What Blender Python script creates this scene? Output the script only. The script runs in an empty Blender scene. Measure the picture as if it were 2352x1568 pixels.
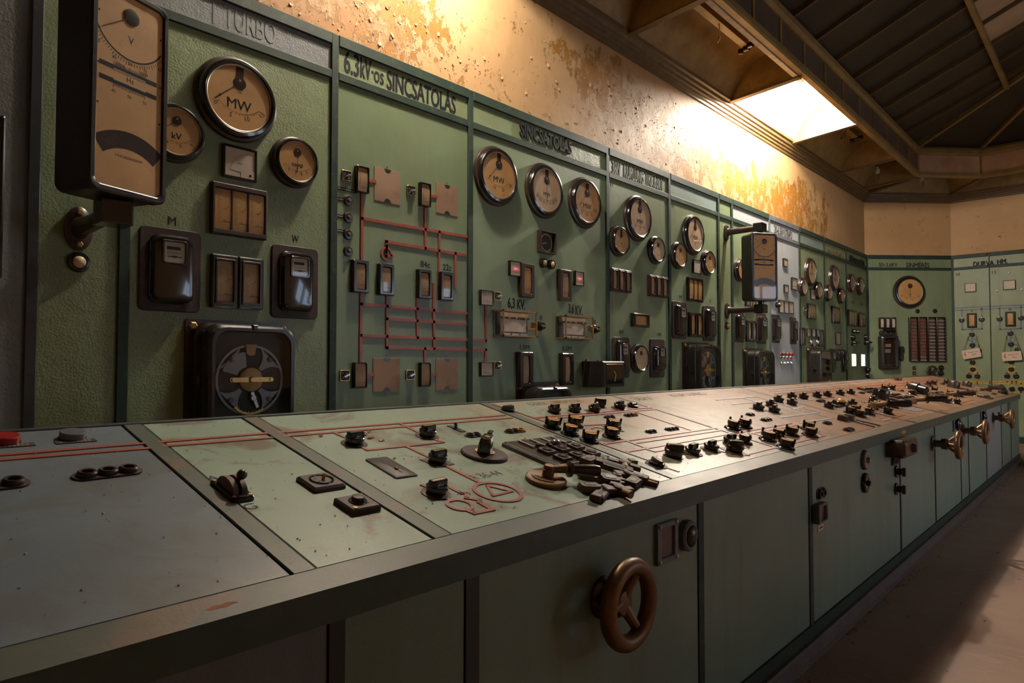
# Control room of an old power station: long green switchboard wall, sloping control desk, coffered soffit with two lit lamps.
# World: X runs along the switchboard wall, +Y towards it, Z up, metres; the floor is z = 0 and the camera stands over the origin.
import bpy, bmesh, math, random
from mathutils import Matrix, Vector
random.seed(7)
SC = bpy.context.scene
COL = SC.collection
PI = math.pi
R = math.radians

# ------------------------------------------------------------------ camera
cam_d = bpy.data.cameras.new('camera')
cam = bpy.data.objects.new('camera', cam_d); COL.objects.link(cam)
cam_d.sensor_width = 36.0; cam_d.lens = 36.0 * 1542.35 / 2352.0
cam_d.clip_start = 0.02; cam_d.clip_end = 100
cam.location = (0, 0, 1.25)
yaw, pitch, roll = R(42.5436), R(1.8523), R(0.0433)
fw = Vector((math.cos(yaw)*math.cos(pitch), math.sin(yaw)*math.cos(pitch), math.sin(pitch)))
rt = Vector((math.sin(yaw), -math.cos(yaw), 0)); up = rt.cross(fw)
rt2 = rt*math.cos(roll) + up*math.sin(roll); up2 = up*math.cos(roll) - rt*math.sin(roll)
cam.matrix_world = Matrix(((rt2.x, up2.x, -fw.x, 0), (rt2.y, up2.y, -fw.y, 0), (rt2.z, up2.z, -fw.z, 1.25), (0, 0, 0, 1)))
SC.camera = cam

# ------------------------------------------------------------------ world, lamps, exposure
W_ = bpy.data.worlds.new('world'); SC.world = W_; W_.use_nodes = True
W_.node_tree.nodes['Background'].inputs[0].default_value = (0.62, 0.78, 1.0, 1)
W_.node_tree.nodes['Background'].inputs[1].default_value = 6.0
SC.view_settings.view_transform = 'Standard'; SC.view_settings.look = 'None'
SC.view_settings.gamma = 1.0; SC.view_settings.use_curve_mapping = False
SC.view_settings.exposure = 0.0
LAMP_COLOR = (1.0, 0.91, 0.79)
LAMPS = [(2.60, 2.72, 4.15, 175), (7.15, 2.74, 4.155, 380), (8.05, 2.66, 4.25, 110)]
for i, (x, y, z, p) in enumerate(LAMPS):
    ld = bpy.data.lights.new('bulb_light', 'POINT'); ld.energy = p; ld.color = LAMP_COLOR; ld.shadow_soft_size = 0.045
    lo = bpy.data.objects.new('bulb_light', ld); COL.objects.link(lo); lo.location = (x, y, z)

# ------------------------------------------------------------------ materials
MATS = {}
def nodes_of(name):
    m = bpy.data.materials.new(name); m.use_nodes = True
    nt = m.node_tree
    return m, nt, nt.nodes['Principled BSDF']
def N(nt, t, **kw):
    n = nt.nodes.new(t)
    for k, v in kw.items():
        setattr(n, k, v)
    return n
def pos(nt):
    return N(nt, 'ShaderNodeNewGeometry').outputs['Position']
def noise(nt, vec, scale, detail=3, rough=.55, dist=0):
    n = N(nt, 'ShaderNodeTexNoise'); n.inputs['Scale'].default_value = scale; n.inputs['Detail'].default_value = detail
    n.inputs['Roughness'].default_value = rough; n.inputs['Distortion'].default_value = dist
    nt.links.new(vec, n.inputs['Vector']); return n.outputs['Fac']
def ramp(nt, fac, *stops):
    r = N(nt, 'ShaderNodeValToRGB')
    e = r.color_ramp.elements
    while len(e) < len(stops): e.new(0.5)
    for el, (p, c) in zip(e, stops):
        el.position = p; el.color = (c, c, c, 1) if not isinstance(c, tuple) else (*c, 1)
    nt.links.new(fac, r.inputs['Fac']); return r.outputs['Color']
def mixc(nt, fac, a, b, mode='MIX'):
    m = N(nt, 'ShaderNodeMix', data_type='RGBA', blend_type=mode)
    for s, v in ((0, fac), (6, a), (7, b)):
        if hasattr(v, 'is_output'): nt.links.new(v, m.inputs[s])
        elif isinstance(v, tuple): m.inputs[s].default_value = (*v, 1)
        else: m.inputs[s].default_value = v
    return m.outputs[2]
def math_(nt, op, a, b=0.0):
    m = N(nt, 'ShaderNodeMath', operation=op)
    for s, v in ((0, a), (1, b)):
        if hasattr(v, 'is_output'): nt.links.new(v, m.inputs[s])
        else: m.inputs[s].default_value = v
    return m.outputs[0]
def bump(nt, b, h, strength, dist=.002):
    n = N(nt, 'ShaderNodeBump'); n.inputs['Strength'].default_value = strength; n.inputs['Distance'].default_value = dist
    nt.links.new(h, n.inputs['Height']); nt.links.new(n.outputs['Normal'], b.inputs['Normal'])
def simple(name, col, rough=.5, metal=0.0, wear=None, wscale=14, bs=0, bscale=120, coat=0, spec=None, var=.18):
    """paint, bakelite or metal with a little tone variation, optional wear colour and relief"""
    m, nt, b = nodes_of(name)
    p = pos(nt)
    f = noise(nt, p, wscale, 4)
    lo = tuple(c*(1-var) for c in col); hi = tuple(min(1, c*(1+var)) for c in col)
    c = ramp(nt, f, (.3, lo), (.7, hi))
    if wear:
        g = noise(nt, p, wscale*2.3, 5, .65)
        c = mixc(nt, ramp(nt, g, (.55, 0.0), (.75, .8)), c, wear)
    nt.links.new(c, b.inputs['Base Color'])
    b.inputs['Roughness'].default_value = rough; b.inputs['Metallic'].default_value = metal
    if coat: b.inputs['Coat Weight'].default_value = coat; b.inputs['Coat Roughness'].default_value = .06
    if spec is not None: b.inputs['Specular IOR Level'].default_value = spec
    if bs: bump(nt, b, noise(nt, p, bscale, 2), bs)
    MATS[name] = m; return m
def emit(name, col, s):
    m, nt, b = nodes_of(name)
    b.inputs['Base Color'].default_value = (*col, 1); b.inputs['Emission Color'].default_value = (*col, 1)
    b.inputs['Emission Strength'].default_value = s; MATS[name] = m; return m
def paint(name, col, dirt, bs=.35, bscale=170, rough=.42):
    """thick sheet-metal paint: orange-peel relief, cloudy tone, grime runs"""
    m, nt, b = nodes_of(name)
    p = pos(nt)
    big = noise(nt, p, 1.7, 4)
    c = ramp(nt, big, (.3, tuple(x*.86 for x in col)), (.7, tuple(x*1.12 for x in col)))
    mp = N(nt, 'ShaderNodeMapping'); nt.links.new(p, mp.inputs['Vector']); mp.inputs['Scale'].default_value = (9, 9, .9)
    run = noise(nt, mp.outputs['Vector'], 1.0, 5, .6)
    c = mixc(nt, ramp(nt, run, (.48, 0.0), (.78, .55)), c, dirt)
    sp = noise(nt, p, 60, 3)
    c = mixc(nt, ramp(nt, sp, (.68, 0.0), (.8, .35)), c, tuple(x*.5 for x in col))
    nt.links.new(c, b.inputs['Base Color'])
    b.inputs['Roughness'].default_value = rough
    h1 = noise(nt, p, bscale, 2); h2 = noise(nt, p, 9, 3)
    bump(nt, b, math_(nt, 'ADD', h1, math_(nt, 'MULTIPLY', h2, 2.2)), bs, .003)
    MATS[name] = m; return m

GREEN = (.185, .235, .13)
paint('green_paint', GREEN, (.15, .14, .06))
paint('green_paint_coarse', (.195, .245, .13), (.19, .18, .09), .6, 95)
paint('green_paint_smooth', (.175, .235, .13), (.16, .17, .09), .18, 150)
paint('grey_paint', (.36, .385, .40), (.29, .29, .27), .25, 130)
paint('grey_paint_coarse', (.20, .215, .22), (.17, .18, .17), .6, 95)
paint('bluegrey_paint', (.20, .26, .235), (.18, .20, .16), .25, 120)
simple('dark_green_paint', (.020, .038, .027), .55, wear=(.07, .085, .05), wscale=9, bs=.15, bscale=60, spec=.3)
simple('dark_grey_paint', (.10, .115, .125), .42, wear=(.2, .2, .2), wscale=9, bs=.15, bscale=60)
simple('black_strip_paint', (.03, .033, .036), .4, wear=(.07, .08, .08), wscale=6)
simple('bakelite', (.014, .010, .009), .22, wscale=30, coat=.3)
simple('bakelite_brown', (.035, .020, .016), .3, wear=(.085, .055, .04), wscale=10)
simple('bakelite_plate', (.050, .033, .029), .5, wear=(.085, .058, .046), wscale=14, spec=.25)
simple('dusty_bakelite', (.088, .054, .038), .62, wear=(.13, .08, .052), wscale=20)
simple('dusty_brass', (.19, .110, .052), .6, .35, wear=(.09, .05, .03), wscale=30)
simple('black_gloss', (.012, .010, .010), .16, wscale=30, coat=.5)
simple('black_matt', (.012, .012, .012), .6)
simple('housing_black', (.016, .013, .012), .3, wear=(.06, .04, .025), wscale=16)
simple('dial_ochre', (.50, .275, .095), .55, wscale=5, var=.16, wear=(.40, .21, .07))
simple('dial_pale', (.56, .38, .23), .55, wscale=5, var=.12)
simple('scale_cream', (.44, .29, .16), .6, wscale=8, var=.2, wear=(.30, .18, .09))
simple('scale_white', (.56, .47, .37), .55, wscale=8, var=.1)
simple('register_white', (.40, .36, .30), .5, wscale=20, var=.1)
simple('print_black', (.012, .012, .014), .6, spec=.2)
simple('print_faint', (.10, .07, .04), .7, spec=.2)
simple('print_ghost', (.075, .095, .075), .6, bs=.5, bscale=120)
simple('relief_grey', (.20, .215, .22), .4, bs=.4, bscale=90)
simple('brass', (.50, .33, .13), .35, 1.0, wear=(.22, .14, .06), wscale=40)
simple('brass_dull', (.32, .20, .085), .5, .7, wear=(.12, .075, .035), wscale=30)
simple('bronze_wheel', (.165, .088, .038), .42, .5, wear=(.07, .04, .02), wscale=9)
simple('steel', (.45, .44, .42), .35, 1.0, wear=(.2, .18, .15), wscale=30)
simple('chrome', (.75, .74, .72), .14, 1.0)
simple('dark_steel', (.13, .13, .13), .45, .6)
simple('mech_grey', (.19, .19, .19), .45, .4, var=.1)
simple('red_line', (.30, .052, .020), .4, wear=(.15, .04, .02), wscale=25)
simple('red_line_desk', (.27, .055, .032), .42, wear=(.22, .09, .05), wscale=22)
simple('blue_line', (.075, .10, .15), .45, wear=(.12, .14, .16), wscale=22)
simple('pale_line', (.40, .41, .44), .45, wear=(.33, .25, .2), wscale=18)
simple('yellow_line', (.52, .27, .012), .5, wear=(.22, .13, .02), wscale=20)
simple('amber', (.55, .24, .03), .3, wear=(.3, .13, .03), wscale=60)
simple('red_plastic', (.28, .012, .012), .25)
simple('grey_plastic', (.10, .11, .12), .3)
simple('ivory', (.62, .48, .34), .3)
simple('olive_lens', (.30, .26, .10), .18)
simple('amber_lens', (.62, .40, .22), .18)
simple('ruby_lens', (.38, .015, .03), .15)
simple('blank_brown', (.27, .165, .10), .6, wear=(.16, .085, .045), wscale=5, var=.12)
simple('paper_tag', (.62, .47, .36), .7, var=.06)
simple('red_print', (.45, .03, .02), .6)
simple('rust', (.22, .075, .025), .8)
simple('window_brown', (.10, .062, .045), .35, var=.25, wscale=20)
simple('strip_orange', (.32, .085, .035), .5)
simple('strip_white', (.52, .46, .42), .5)
simple('cord_yellow', (.30, .24, .07), .7)
simple('soffit_metal', (.25, .155, .046), .45, wear=(.13, .085, .032), wscale=5, var=.25)
simple('soffit_dark', (.11, .07, .025), .5, wear=(.2, .13, .05), wscale=7)
simple('vault_lit', (.78, .70, .58), .5, wear=(.55, .42, .28), wscale=3, var=.1)  # lit coffers only: lamp brightness put into the colour, for more bounce
simple('peeled_paint', (.48, .40, .30), .7, wear=(.25, .16, .07), wscale=18, bs=.8, bscale=60)
simple('ceiling_glass', (.030, .020, .011), .5, wscale=1.2, var=.35)
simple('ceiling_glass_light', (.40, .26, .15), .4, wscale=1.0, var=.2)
simple('clerestory_glass', (.11, .07, .045), .38, wscale=3, var=.3, bs=.3, bscale=90)
simple('clerestory_glass_lit', (.46, .26, .14), .5, wscale=3, var=.3, bs=.3, bscale=90)  # paler copy: lamp light on the panes facing the lamps, put into colour
simple('linoleum_edge', (.07, .048, .04), .6, wear=(.14, .10, .08), wscale=9)
simple('flake', (.42, .27, .15), .7, var=.15)
emit('lit_window', (1.0, .97, .95), 3.0)
emit('lamp_glow', (1.0, .92, .78), 60)
emit('red_led', (1.0, .03, .10), 4)
emit('sky_gap', (.55, .55, .85), .35)
simple('glow_spot', (.8, .8, .78), .2)

def glass(name, tint=(1, 1, 1), extra=0.0):
    m = bpy.data.materials.new(name); m.use_nodes = True; nt = m.node_tree; nt.nodes.clear()
    o = N(nt, 'ShaderNodeOutputMaterial'); t = N(nt, 'ShaderNodeBsdfTransparent'); g = N(nt, 'ShaderNodeBsdfGlossy')
    g.inputs['Roughness'].default_value = .03; t.inputs['Color'].default_value = (*tint, 1)
    f = N(nt, 'ShaderNodeFresnel')
    gm = N(nt, 'ShaderNodeNewGeometry'); io = N(nt, 'ShaderNodeMapRange'); nt.links.new(gm.outputs['Backfacing'], io.inputs[0])   # a thin pane: same reflectance from both sides
    io.inputs[3].default_value = 1.5; io.inputs[4].default_value = 1/1.5; nt.links.new(io.outputs[0], f.inputs['IOR'])
    mx = N(nt, 'ShaderNodeMixShader')
    nt.links.new(math_(nt, 'ADD', f.outputs[0], extra), mx.inputs[0])
    nt.links.new(t.outputs[0], mx.inputs[1]); nt.links.new(g.outputs[0], mx.inputs[2]); nt.links.new(mx.outputs[0], o.inputs[0])
    MATS[name] = m
glass('glass'); glass('glass_smoke', (.72, .74, .76), .02)

def deck_paint(name, col, dust, x0, x1, base_dust, rough, smear=(.120, .070, .042)):
    """desk top paint under dust that thickens along the desk, brown smears and scratches"""
    m, nt, b = nodes_of(name)
    p = pos(nt)
    sx = N(nt, 'ShaderNodeSeparateXYZ'); nt.links.new(p, sx.inputs[0])
    grad = N(nt, 'ShaderNodeMapRange'); nt.links.new(sx.outputs['X'], grad.inputs[0])
    for i, v in ((1, x0), (2, x1), (3, base_dust), (4, .92)): grad.inputs[i].default_value = v
    tone = ramp(nt, noise(nt, p, 2.2, 5), (.3, tuple(c*.86 for c in col)), (.72, tuple(c*1.1 for c in col)))
    mp = N(nt, 'ShaderNodeMapping'); nt.links.new(p, mp.inputs['Vector']); mp.inputs['Scale'].default_value = (1.6, 4.5, 3)
    mp.inputs['Rotation'].default_value = (0, 0, .5)
    d = noise(nt, mp.outputs['Vector'], 1.3, 5, .55, .4)
    d2 = math_(nt, 'ADD', d, math_(nt, 'SUBTRACT', grad.outputs[0], .5))
    c = mixc(nt, ramp(nt, d2, (.36, 0.0), (.60, .58), (.95, .95)), tone, dust)
    sm = noise(nt, p, 5.2, 6, .6, .8)
    c = mixc(nt, ramp(nt, sm, (.53, 0.0), (.64, .75)), c, smear)
    fine = noise(nt, p, 90, 3, .7)
    c = mixc(nt, ramp(nt, fine, (.66, 0.0), (.74, .5)), c, (.10, .065, .04))
    nt.links.new(c, b.inputs['Base Color'])
    rg = ramp(nt, noise(nt, p, 3.0, 3), (.3, rough+.05), (.7, rough+.14))
    nt.links.new(rg, b.inputs['Roughness'])
    h = math_(nt, 'ADD', noise(nt, p, 110, 2), math_(nt, 'MULTIPLY', noise(nt, p, 14, 3), 1.2))
    b.inputs['Specular IOR Level'].default_value = .38
    bump(nt, b, h, .22, .0012)
    MATS[name] = m
DUST = (.255, .128, .070)
deck_paint('deck_green', (.235, .315, .250), DUST, 1.1, 3.7, .24, .30)
deck_paint('deck_grey', (.120, .152, .185), (.16, .165, .15), .2, 1.6, .10, .27, (.10, .112, .118))
deck_paint('deck_strip', (.058, .080, .064), (.14, .10, .065), .6, 6.0, .22, .36)
deck_paint('deck_rail', (.052, .066, .054), (.17, .11, .07), .5, 5.0, .14, .38)
paint('front_green', (.160, .235, .185), (.13, .14, .08), .25, 210, .4)
paint('front_grey', (.125, .140, .150), (.10, .11, .10), .3, 110, .4)
paint('front_pale', (.24, .27, .27), (.19, .21, .2), .2, 150, .4)
simple('fascia_paint', (.042, .074, .057), .42, wear=(.075, .09, .068), wscale=8, bs=.1)
simple('fascia_dark', (.022, .026, .024), .42, wscale=8)

def plaster():
    m, nt, b = nodes_of('peeling_plaster')
    p = pos(nt)
    sx = N(nt, 'ShaderNodeSeparateXYZ'); nt.links.new(p, sx.inputs[0])
    X, Z = sx.outputs['X'], sx.outputs['Z']
    # regions of the wall where the cream coat has come off the ochre one
    def blob(cx, cz, rx, rz, amp):
        a = math_(nt, 'DIVIDE', math_(nt, 'SUBTRACT', X, cx), rx); c = math_(nt, 'DIVIDE', math_(nt, 'SUBTRACT', Z, cz), rz)
        q = math_(nt, 'ADD', math_(nt, 'MULTIPLY', a, a), math_(nt, 'MULTIPLY', c, c))
        e = math_(nt, 'SUBTRACT', 1.0, q)
        return math_(nt, 'MULTIPLY', math_(nt, 'MAXIMUM', e, 0.0), amp)
    reg = blob(2.05, 3.3, 1.0, .8, .36)
    for a in ((4.75, 3.50, .55, .55, .36), (6.2, 3.3, 1.1, .6, .24), (7.9, 3.15, 1.5, .6, .30), (9.5, 3.3, 1.4, .6, .30), (1.0, 3.2, .8, .5, .24), (5.5, 3.5, .7, .5, .20), (4.0, 3.6, .8, .4, .14), (3.3, 3.1, .6, .3, .16)):
        reg = math_(nt, 'ADD', reg, blob(*a))
    mp = N(nt, 'ShaderNodeMapping'); nt.links.new(p, mp.inputs['Vector']); mp.inputs['Scale'].default_value = (3.2, 3.2, 2.3)
    n1 = noise(nt, mp.outputs['Vector'], 1.25, 12, .72, .25)
    v = math_(nt, 'ADD', n1, reg)
    mask = ramp(nt, v, (.685, 0.0), (.70, 1.0))
    # inside the bare regions some cream scabs remain
    n2 = noise(nt, mp.outputs['Vector'], 2.6, 10, .74)
    scab = ramp(nt, n2, (.50, 1.0), (.53, 0.0))
    keep = math_(nt, 'MULTIPLY', mask, math_(nt, 'MAXIMUM', scab, ramp(nt, v, (.78, 0.0), (.92, 1.0))))
    chips = ramp(nt, noise(nt, p, 6.5, 9, .7), (.64, 0.0), (.65, 1.0))
    keep = math_(nt, 'MAXIMUM', keep, math_(nt, 'MULTIPLY', chips, .8))
    tone = noise(nt, p, 1.1, 4)
    cream = ramp(nt, tone, (.3, (.43, .255, .110)), (.7, (.52, .32, .150)))
    ochre = ramp(nt, noise(nt, p, 2.5, 5), (.3, (.27, .112, .012)), (.7, (.34, .150, .022)))
    c = mixc(nt, keep, cream, ochre)
    grime = noise(nt, p, 5, 6, .6)
    c = mixc(nt, ramp(nt, grime, (.58, 0.0), (.8, .45)), c, (.19, .095, .03))
    nt.links.new(c, b.inputs['Base Color']); b.inputs['Roughness'].default_value = .62
    h = math_(nt, 'ADD', math_(nt, 'MULTIPLY', math_(nt, 'SUBTRACT', 1.0, keep), 1.0), math_(nt, 'ADD', math_(nt, 'MULTIPLY', noise(nt, p, 26, 5, .6), .30), math_(nt, 'MULTIPLY', noise(nt, p, 3, 3), 2.0)))
    bump(nt, b, h, .75, .007)
    MATS['plaster'] = m
plaster()
def floor_mat():
    m, nt, b = nodes_of('worn_linoleum')
    p = pos(nt)
    c = ramp(nt, noise(nt, p, 1.6, 6, .6), (.3, (.205, .120, .080)), (.7, (.30, .185, .130)))
    mp = N(nt, 'ShaderNodeMapping'); nt.links.new(p, mp.inputs['Vector']); mp.inputs['Scale'].default_value = (6, 2, 1); mp.inputs['Rotation'].default_value = (0, 0, .8)
    st = noise(nt, mp.outputs['Vector'], 3, 6, .65, 1.5)
    c = mixc(nt, ramp(nt, st, (.55, 0.0), (.75, .5)), c, (.40, .27, .20))
    c = mixc(nt, ramp(nt, noise(nt, p, 55, 3, .7), (.66, 0.0), (.75, .6)), c, (.06, .04, .03))
    nt.links.new(c, b.inputs['Base Color']); b.inputs['Roughness'].default_value = .62
    bump(nt, b, st, .2, .003)
    MATS['floor'] = m
floor_mat()

# ------------------------------------------------------------------ mesh helpers
# every fitting is drawn in mount coordinates (u to the right, v up, d out of its mounting surface)
def rrect(w, h, r, n=4, cu=0, cv=0):
    r = min(r, w*.499, h*.499); P = []
    for sx, sy, a0 in ((1, 1, 0), (-1, 1, 90), (-1, -1, 180), (1, -1, 270)):
        for i in range(n+1):
            a = R(a0 + 90*i/n)
            P.append((cu + sx*(w/2-r) + r*math.cos(a), cv + sy*(h/2-r) + r*math.sin(a)))
    return P
def circ(r, n=40, cu=0, cv=0, ry=None, a0=0):
    return [(cu + r*math.cos(2*PI*i/n+a0), cv + (ry or r)*math.sin(2*PI*i/n+a0)) for i in range(n)]
_glyphs = {}
def glyphs(s):
    if s not in _glyphs:
        c = bpy.data.curves.new('t', 'FONT'); c.body = s; c.resolution_u = 3
        o = bpy.data.objects.new('t', c); me = o.to_mesh()
        vs = [(v.co.x, v.co.y) for v in me.vertices]; fs = [tuple(p.vertices) for p in me.polygons]
        o.to_mesh_clear(); bpy.data.objects.remove(o); bpy.data.curves.remove(c)
        _glyphs[s] = (vs, fs)
    return _glyphs[s]
class MB:
    def __init__(s): s.v = []; s.f = []
    def add(s, vs, fs):
        k = len(s.v); s.v += [(u, -d, v) for u, v, d in vs]; s.f += [tuple(i+k for i in f) for f in fs]; return s
    def box(s, u0, u1, v0, v1, d0, d1):
        vs = [(u, v, d) for d in (d0, d1) for v in (v0, v1) for u in (u0, u1)]
        return s.add(vs, [(0, 1, 3, 2), (4, 6, 7, 5), (0, 4, 5, 1), (2, 3, 7, 6), (0, 2, 6, 4), (1, 5, 7, 3)])
    def cbox(s, u0, u1, v0, v1, d0, d1, c):
        """box with chamfered front edges"""
        w, h, cu, cv = u1-u0, v1-v0, (u0+u1)/2, (v0+v1)/2
        q = lambda k: [(u0+k, v0+k), (u1-k, v0+k), (u1-k, v1-k), (u0+k, v1-k)]
        return s.loft([(q(0), d0), (q(0), d1-c), (q(c), d1)])
    def loft(s, secs, cap=(True, True), close=False):
        n = len(secs[0][0]); vs = []; fs = []
        for P, d in secs:
            vs += [(p[0], p[1], d if len(p) < 3 else p[2]) for p in P]
        m = len(secs)
        for a in range(m if close else m-1):
            b = (a+1) % m
            for i in range(n):
                j = (i+1) % n; fs.append((a*n+i, a*n+j, b*n+j, b*n+i))
        if not close:
            if cap[0]: fs.append(tuple(range(n)))
            if cap[1]: fs.append(tuple((m-1)*n+i for i in range(n)))
        return s.add(vs, fs)
    def disc(s, r, d, n=40, cu=0, cv=0):
        return s.add([(p[0], p[1], d) for p in circ(r, n, cu, cv)], [tuple(range(n))])
    def poly(s, P, d0, d1=None):
        if d1 is None: return s.add([(p[0], p[1], d0) for p in P], [tuple(range(len(P)))])
        return s.loft([(P, d0), (P, d1)])
    def lathe(s, prof, n=40, cu=0, cv=0, cap=(True, True)):
        return s.loft([(circ(max(r, 1e-4), n, cu, cv), d) for r, d in prof], cap)
    def seg(s, a, b, w, d0, d1, ext=0.0):
        """flat bar from a to b in the mounting plane"""
        dx, dy = b[0]-a[0], b[1]-a[1]; L = math.hypot(dx, dy) or 1e-6; dx /= L; dy /= L
        a = (a[0]-dx*ext, a[1]-dy*ext); b = (b[0]+dx*ext, b[1]+dy*ext); nx, ny = -dy*w/2, dx*w/2
        return s.poly([(a[0]-nx, a[1]-ny), (b[0]-nx, b[1]-ny), (b[0]+nx, b[1]+ny), (a[0]+nx, a[1]+ny)], d0, d1)
    def line(s, P, w, d0, d1):
        for a, b in zip(P, P[1:]): s.seg(a, b, w, d0, d1, w/2)
        return s
    def arc(s, cu, cv, r0, r1, a0, a1, d0, d1=None, n=24):
        P = [(cu+r1*math.cos(R(a0+(a1-a0)*i/n)), cv+r1*math.sin(R(a0+(a1-a0)*i/n))) for i in range(n+1)]
        Q = [(cu+r0*math.cos(R(a0+(a1-a0)*i/n)), cv+r0*math.sin(R(a0+(a1-a0)*i/n))) for i in range(n+1)]
        if d1 is None:
            vs = [(p[0], p[1], d0) for p in P] + [(p[0], p[1], d0) for p in Q]
            return s.add(vs, [(i, i+1, n+2+i, n+1+i) for i in range(n)])
        for i in range(n): s.poly([P[i], P[i+1], Q[i+1], Q[i]], d0, d1)
        return s
    def tube(s, P, r, n=8, r1=None):
        V3 = [Vector(p) for p in P]; vs = []; fs = []
        ref = Vector((.13, .29, .95))
        for i, p in enumerate(V3):
            t = (V3[min(i+1, len(V3)-1)] - V3[max(i-1, 0)]).normalized()
            a = t.cross(ref).normalized(); b = t.cross(a)
            rr = r if r1 is None else r + (r1-r)*i/(len(V3)-1)
            for k in range(n):
                q = p + (a*math.cos(2*PI*k/n) + b*math.sin(2*PI*k/n))*rr; vs.append(tuple(q))
        for i in range(len(V3)-1):
            for k in range(n):
                j = (k+1) % n; fs.append((i*n+k, i*n+j, (i+1)*n+j, (i+1)*n+k))
        fs.append(tuple(range(n))); fs.append(tuple((len(V3)-1)*n+k for k in range(n)))
        return s.add(vs, fs)
    def torus(s, Rr, r, d, n=40, m=10, cu=0, cv=0, sq=1.0):
        secs = []
        for k in range(m):
            a = 2*PI*k/m
            secs.append((circ(Rr + r*math.cos(a), n, cu, cv), d + r*sq*math.sin(a)))
        return s.loft(secs, close=True)
    def ball(s, r, cu, cv, d, n=16, m=8, half=False, sq=1.0):
        a0 = 0 if half else -90
        return s.lathe([(r*math.cos(R(a0+(89.5-a0)*i/m)), d + r*sq*math.sin(R(a0+(89.5-a0)*i/m))) for i in range(m+1)], n, cu, cv)
    def text(s, t, cu, cv, h, d, w=None, rot=0, d1=None, anchor='c', bold=0.0):
        """letters of overall height h; w squeezes or stretches them to a width"""
        vs, fs = glyphs(t)
        if not vs: return s
        if bold:
            for k, (a, b) in enumerate(((-1, 0), (1, 0), (0, 1), (0, -1))): s.text(t, cu + a*bold*h, cv + b*bold*h, h, d+.00015*k, w, rot, None if d1 is None else d1+.00015*k, anchor)
        xs = [v[0] for v in vs]; ys = [v[1] for v in vs]
        x0, x1, y0, y1 = min(xs), max(xs), min(ys), max(ys)
        ky = h/(y1-y0); kx = ky if w is None else w/max(1e-6, x1-x0)
        ox = (x0+x1)/2 if anchor == 'c' else x0
        ca, sa = math.cos(R(rot)), math.sin(R(rot))
        P = []
        for x, y in vs:
            a, b = (x-ox)*kx, (y-(y0+y1)/2)*ky
            P.append((cu + a*ca - b*sa, cv + a*sa + b*ca))
        s.add([(p[0], p[1], d) for p in P], fs)
        if d1 is not None:
            k = len(P); s.add([(p[0], p[1], d1) for p in P], fs)
            cnt = {}
            for f in fs:
                for a, b in zip(f, f[1:]+f[:1]): cnt[(min(a, b), max(a, b))] = cnt.get((min(a, b), max(a, b)), 0)+1
            ed = [e for e, c in cnt.items() if c == 1]
            s.add([(p[0], p[1], d) for p in P] + [(p[0], p[1], d1) for p in P], [(a, b, b+k, a+k) for a, b in ed])
        return s
    def xform(s, M, k0=0):
        for i in range(k0, len(s.v)): s.v[i] = tuple(M @ Vector(s.v[i]))
        return s
    def build(s, name, mat, parent=None, label=None, smooth=35, kind=None):
        me = bpy.data.meshes.new(name); me.from_pydata(s.v, [], s.f)
        bm = bmesh.new(); bm.from_mesh(me); bmesh.ops.recalc_face_normals(bm, faces=bm.faces); bm.to_mesh(me); bm.free()
        if smooth:
            me.shade_smooth(); me.set_sharp_from_angle(angle=R(smooth))
        me.materials.append(MATS[mat])
        o = bpy.data.objects.new(name, me); COL.objects.link(o)
        if parent is not None: o.parent = parent
        if label: o['label'] = label
        if kind: o['kind'] = kind
        return o
def thing(name, label, cat, M=Matrix.Identity(4), group=None):
    o = bpy.data.objects.new(name, None); COL.objects.link(o); o.empty_display_size = .05
    o.matrix_world = M; o['label'] = label; o['category'] = cat
    if group: o['group'] = group
    return o
def dup(root, M, label, group=None):
    r = root.copy(); COL.objects.link(r); r.matrix_world = M; r['label'] = label
    if group: r['group'] = group
    elif 'group' in r: del r['group']
    for ch in list(root.children):
        c = ch.copy(); COL.objects.link(c); c.parent = r
        for g in ch.children:
            d = g.copy(); COL.objects.link(d); d.parent = c
    return r
PROTO = {}
def place(key, M, label, maker, group=None):
    """first call builds the thing, later ones copy it with its parts"""
    if key in PROTO: return dup(PROTO[key], M, label, group)
    o = maker(M, label)
    if group: o['group'] = group
    PROTO[key] = o; return o
def structure(o): o['kind'] = 'structure'; return o

# ------------------------------------------------------------------ mounting surfaces
DW = 3.17                                   # face of the switchboard
C1, C2 = Vector((12.16, 3.17, 0)), Vector((13.2, 2.14, 0))
AD = (C2-C1).normalized(); A_ROT = math.atan2(AD.y, AD.x)
SLOPE = math.atan(.2338); YF, ZF = 1.02, .861
def onW(u, v, d=0, rot=0): return Matrix.Translation((u, DW-d, v)) @ Matrix.Rotation(R(-rot), 4, 'Y')
MA0 = Matrix.Translation(C1) @ Matrix.Rotation(A_ROT, 4, 'Z')
def onA(u, v, d=0, rot=0): return MA0 @ Matrix.Translation((u, -d, v)) @ Matrix.Rotation(R(-rot), 4, 'Y')
ME0 = Matrix.Translation(C2) @ Matrix.Rotation(-PI/2, 4, 'Z')
def onE(u, v, d=0, rot=0): return ME0 @ Matrix.Translation((u, -d, v)) @ Matrix.Rotation(R(-rot), 4, 'Y')
def onF(u, v, d=0, rot=0): return Matrix.Translation((u, 1.04-d, v)) @ Matrix.Rotation(R(-rot), 4, 'Y')
MT0 = Matrix.Translation((0, YF, ZF)) @ Matrix.Rotation(SLOPE-PI/2, 4, 'X')
MT0 = Matrix.Translation((0, YF, ZF)) @ Matrix.Rotation(SLOPE, 4, 'X') @ Matrix.Rotation(-PI/2, 4, 'X')
def onT(u, v, d=0, rot=0): return MT0 @ Matrix.Translation((u, -d, v)) @ Matrix.Rotation(R(-rot), 4, 'Y')

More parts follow.
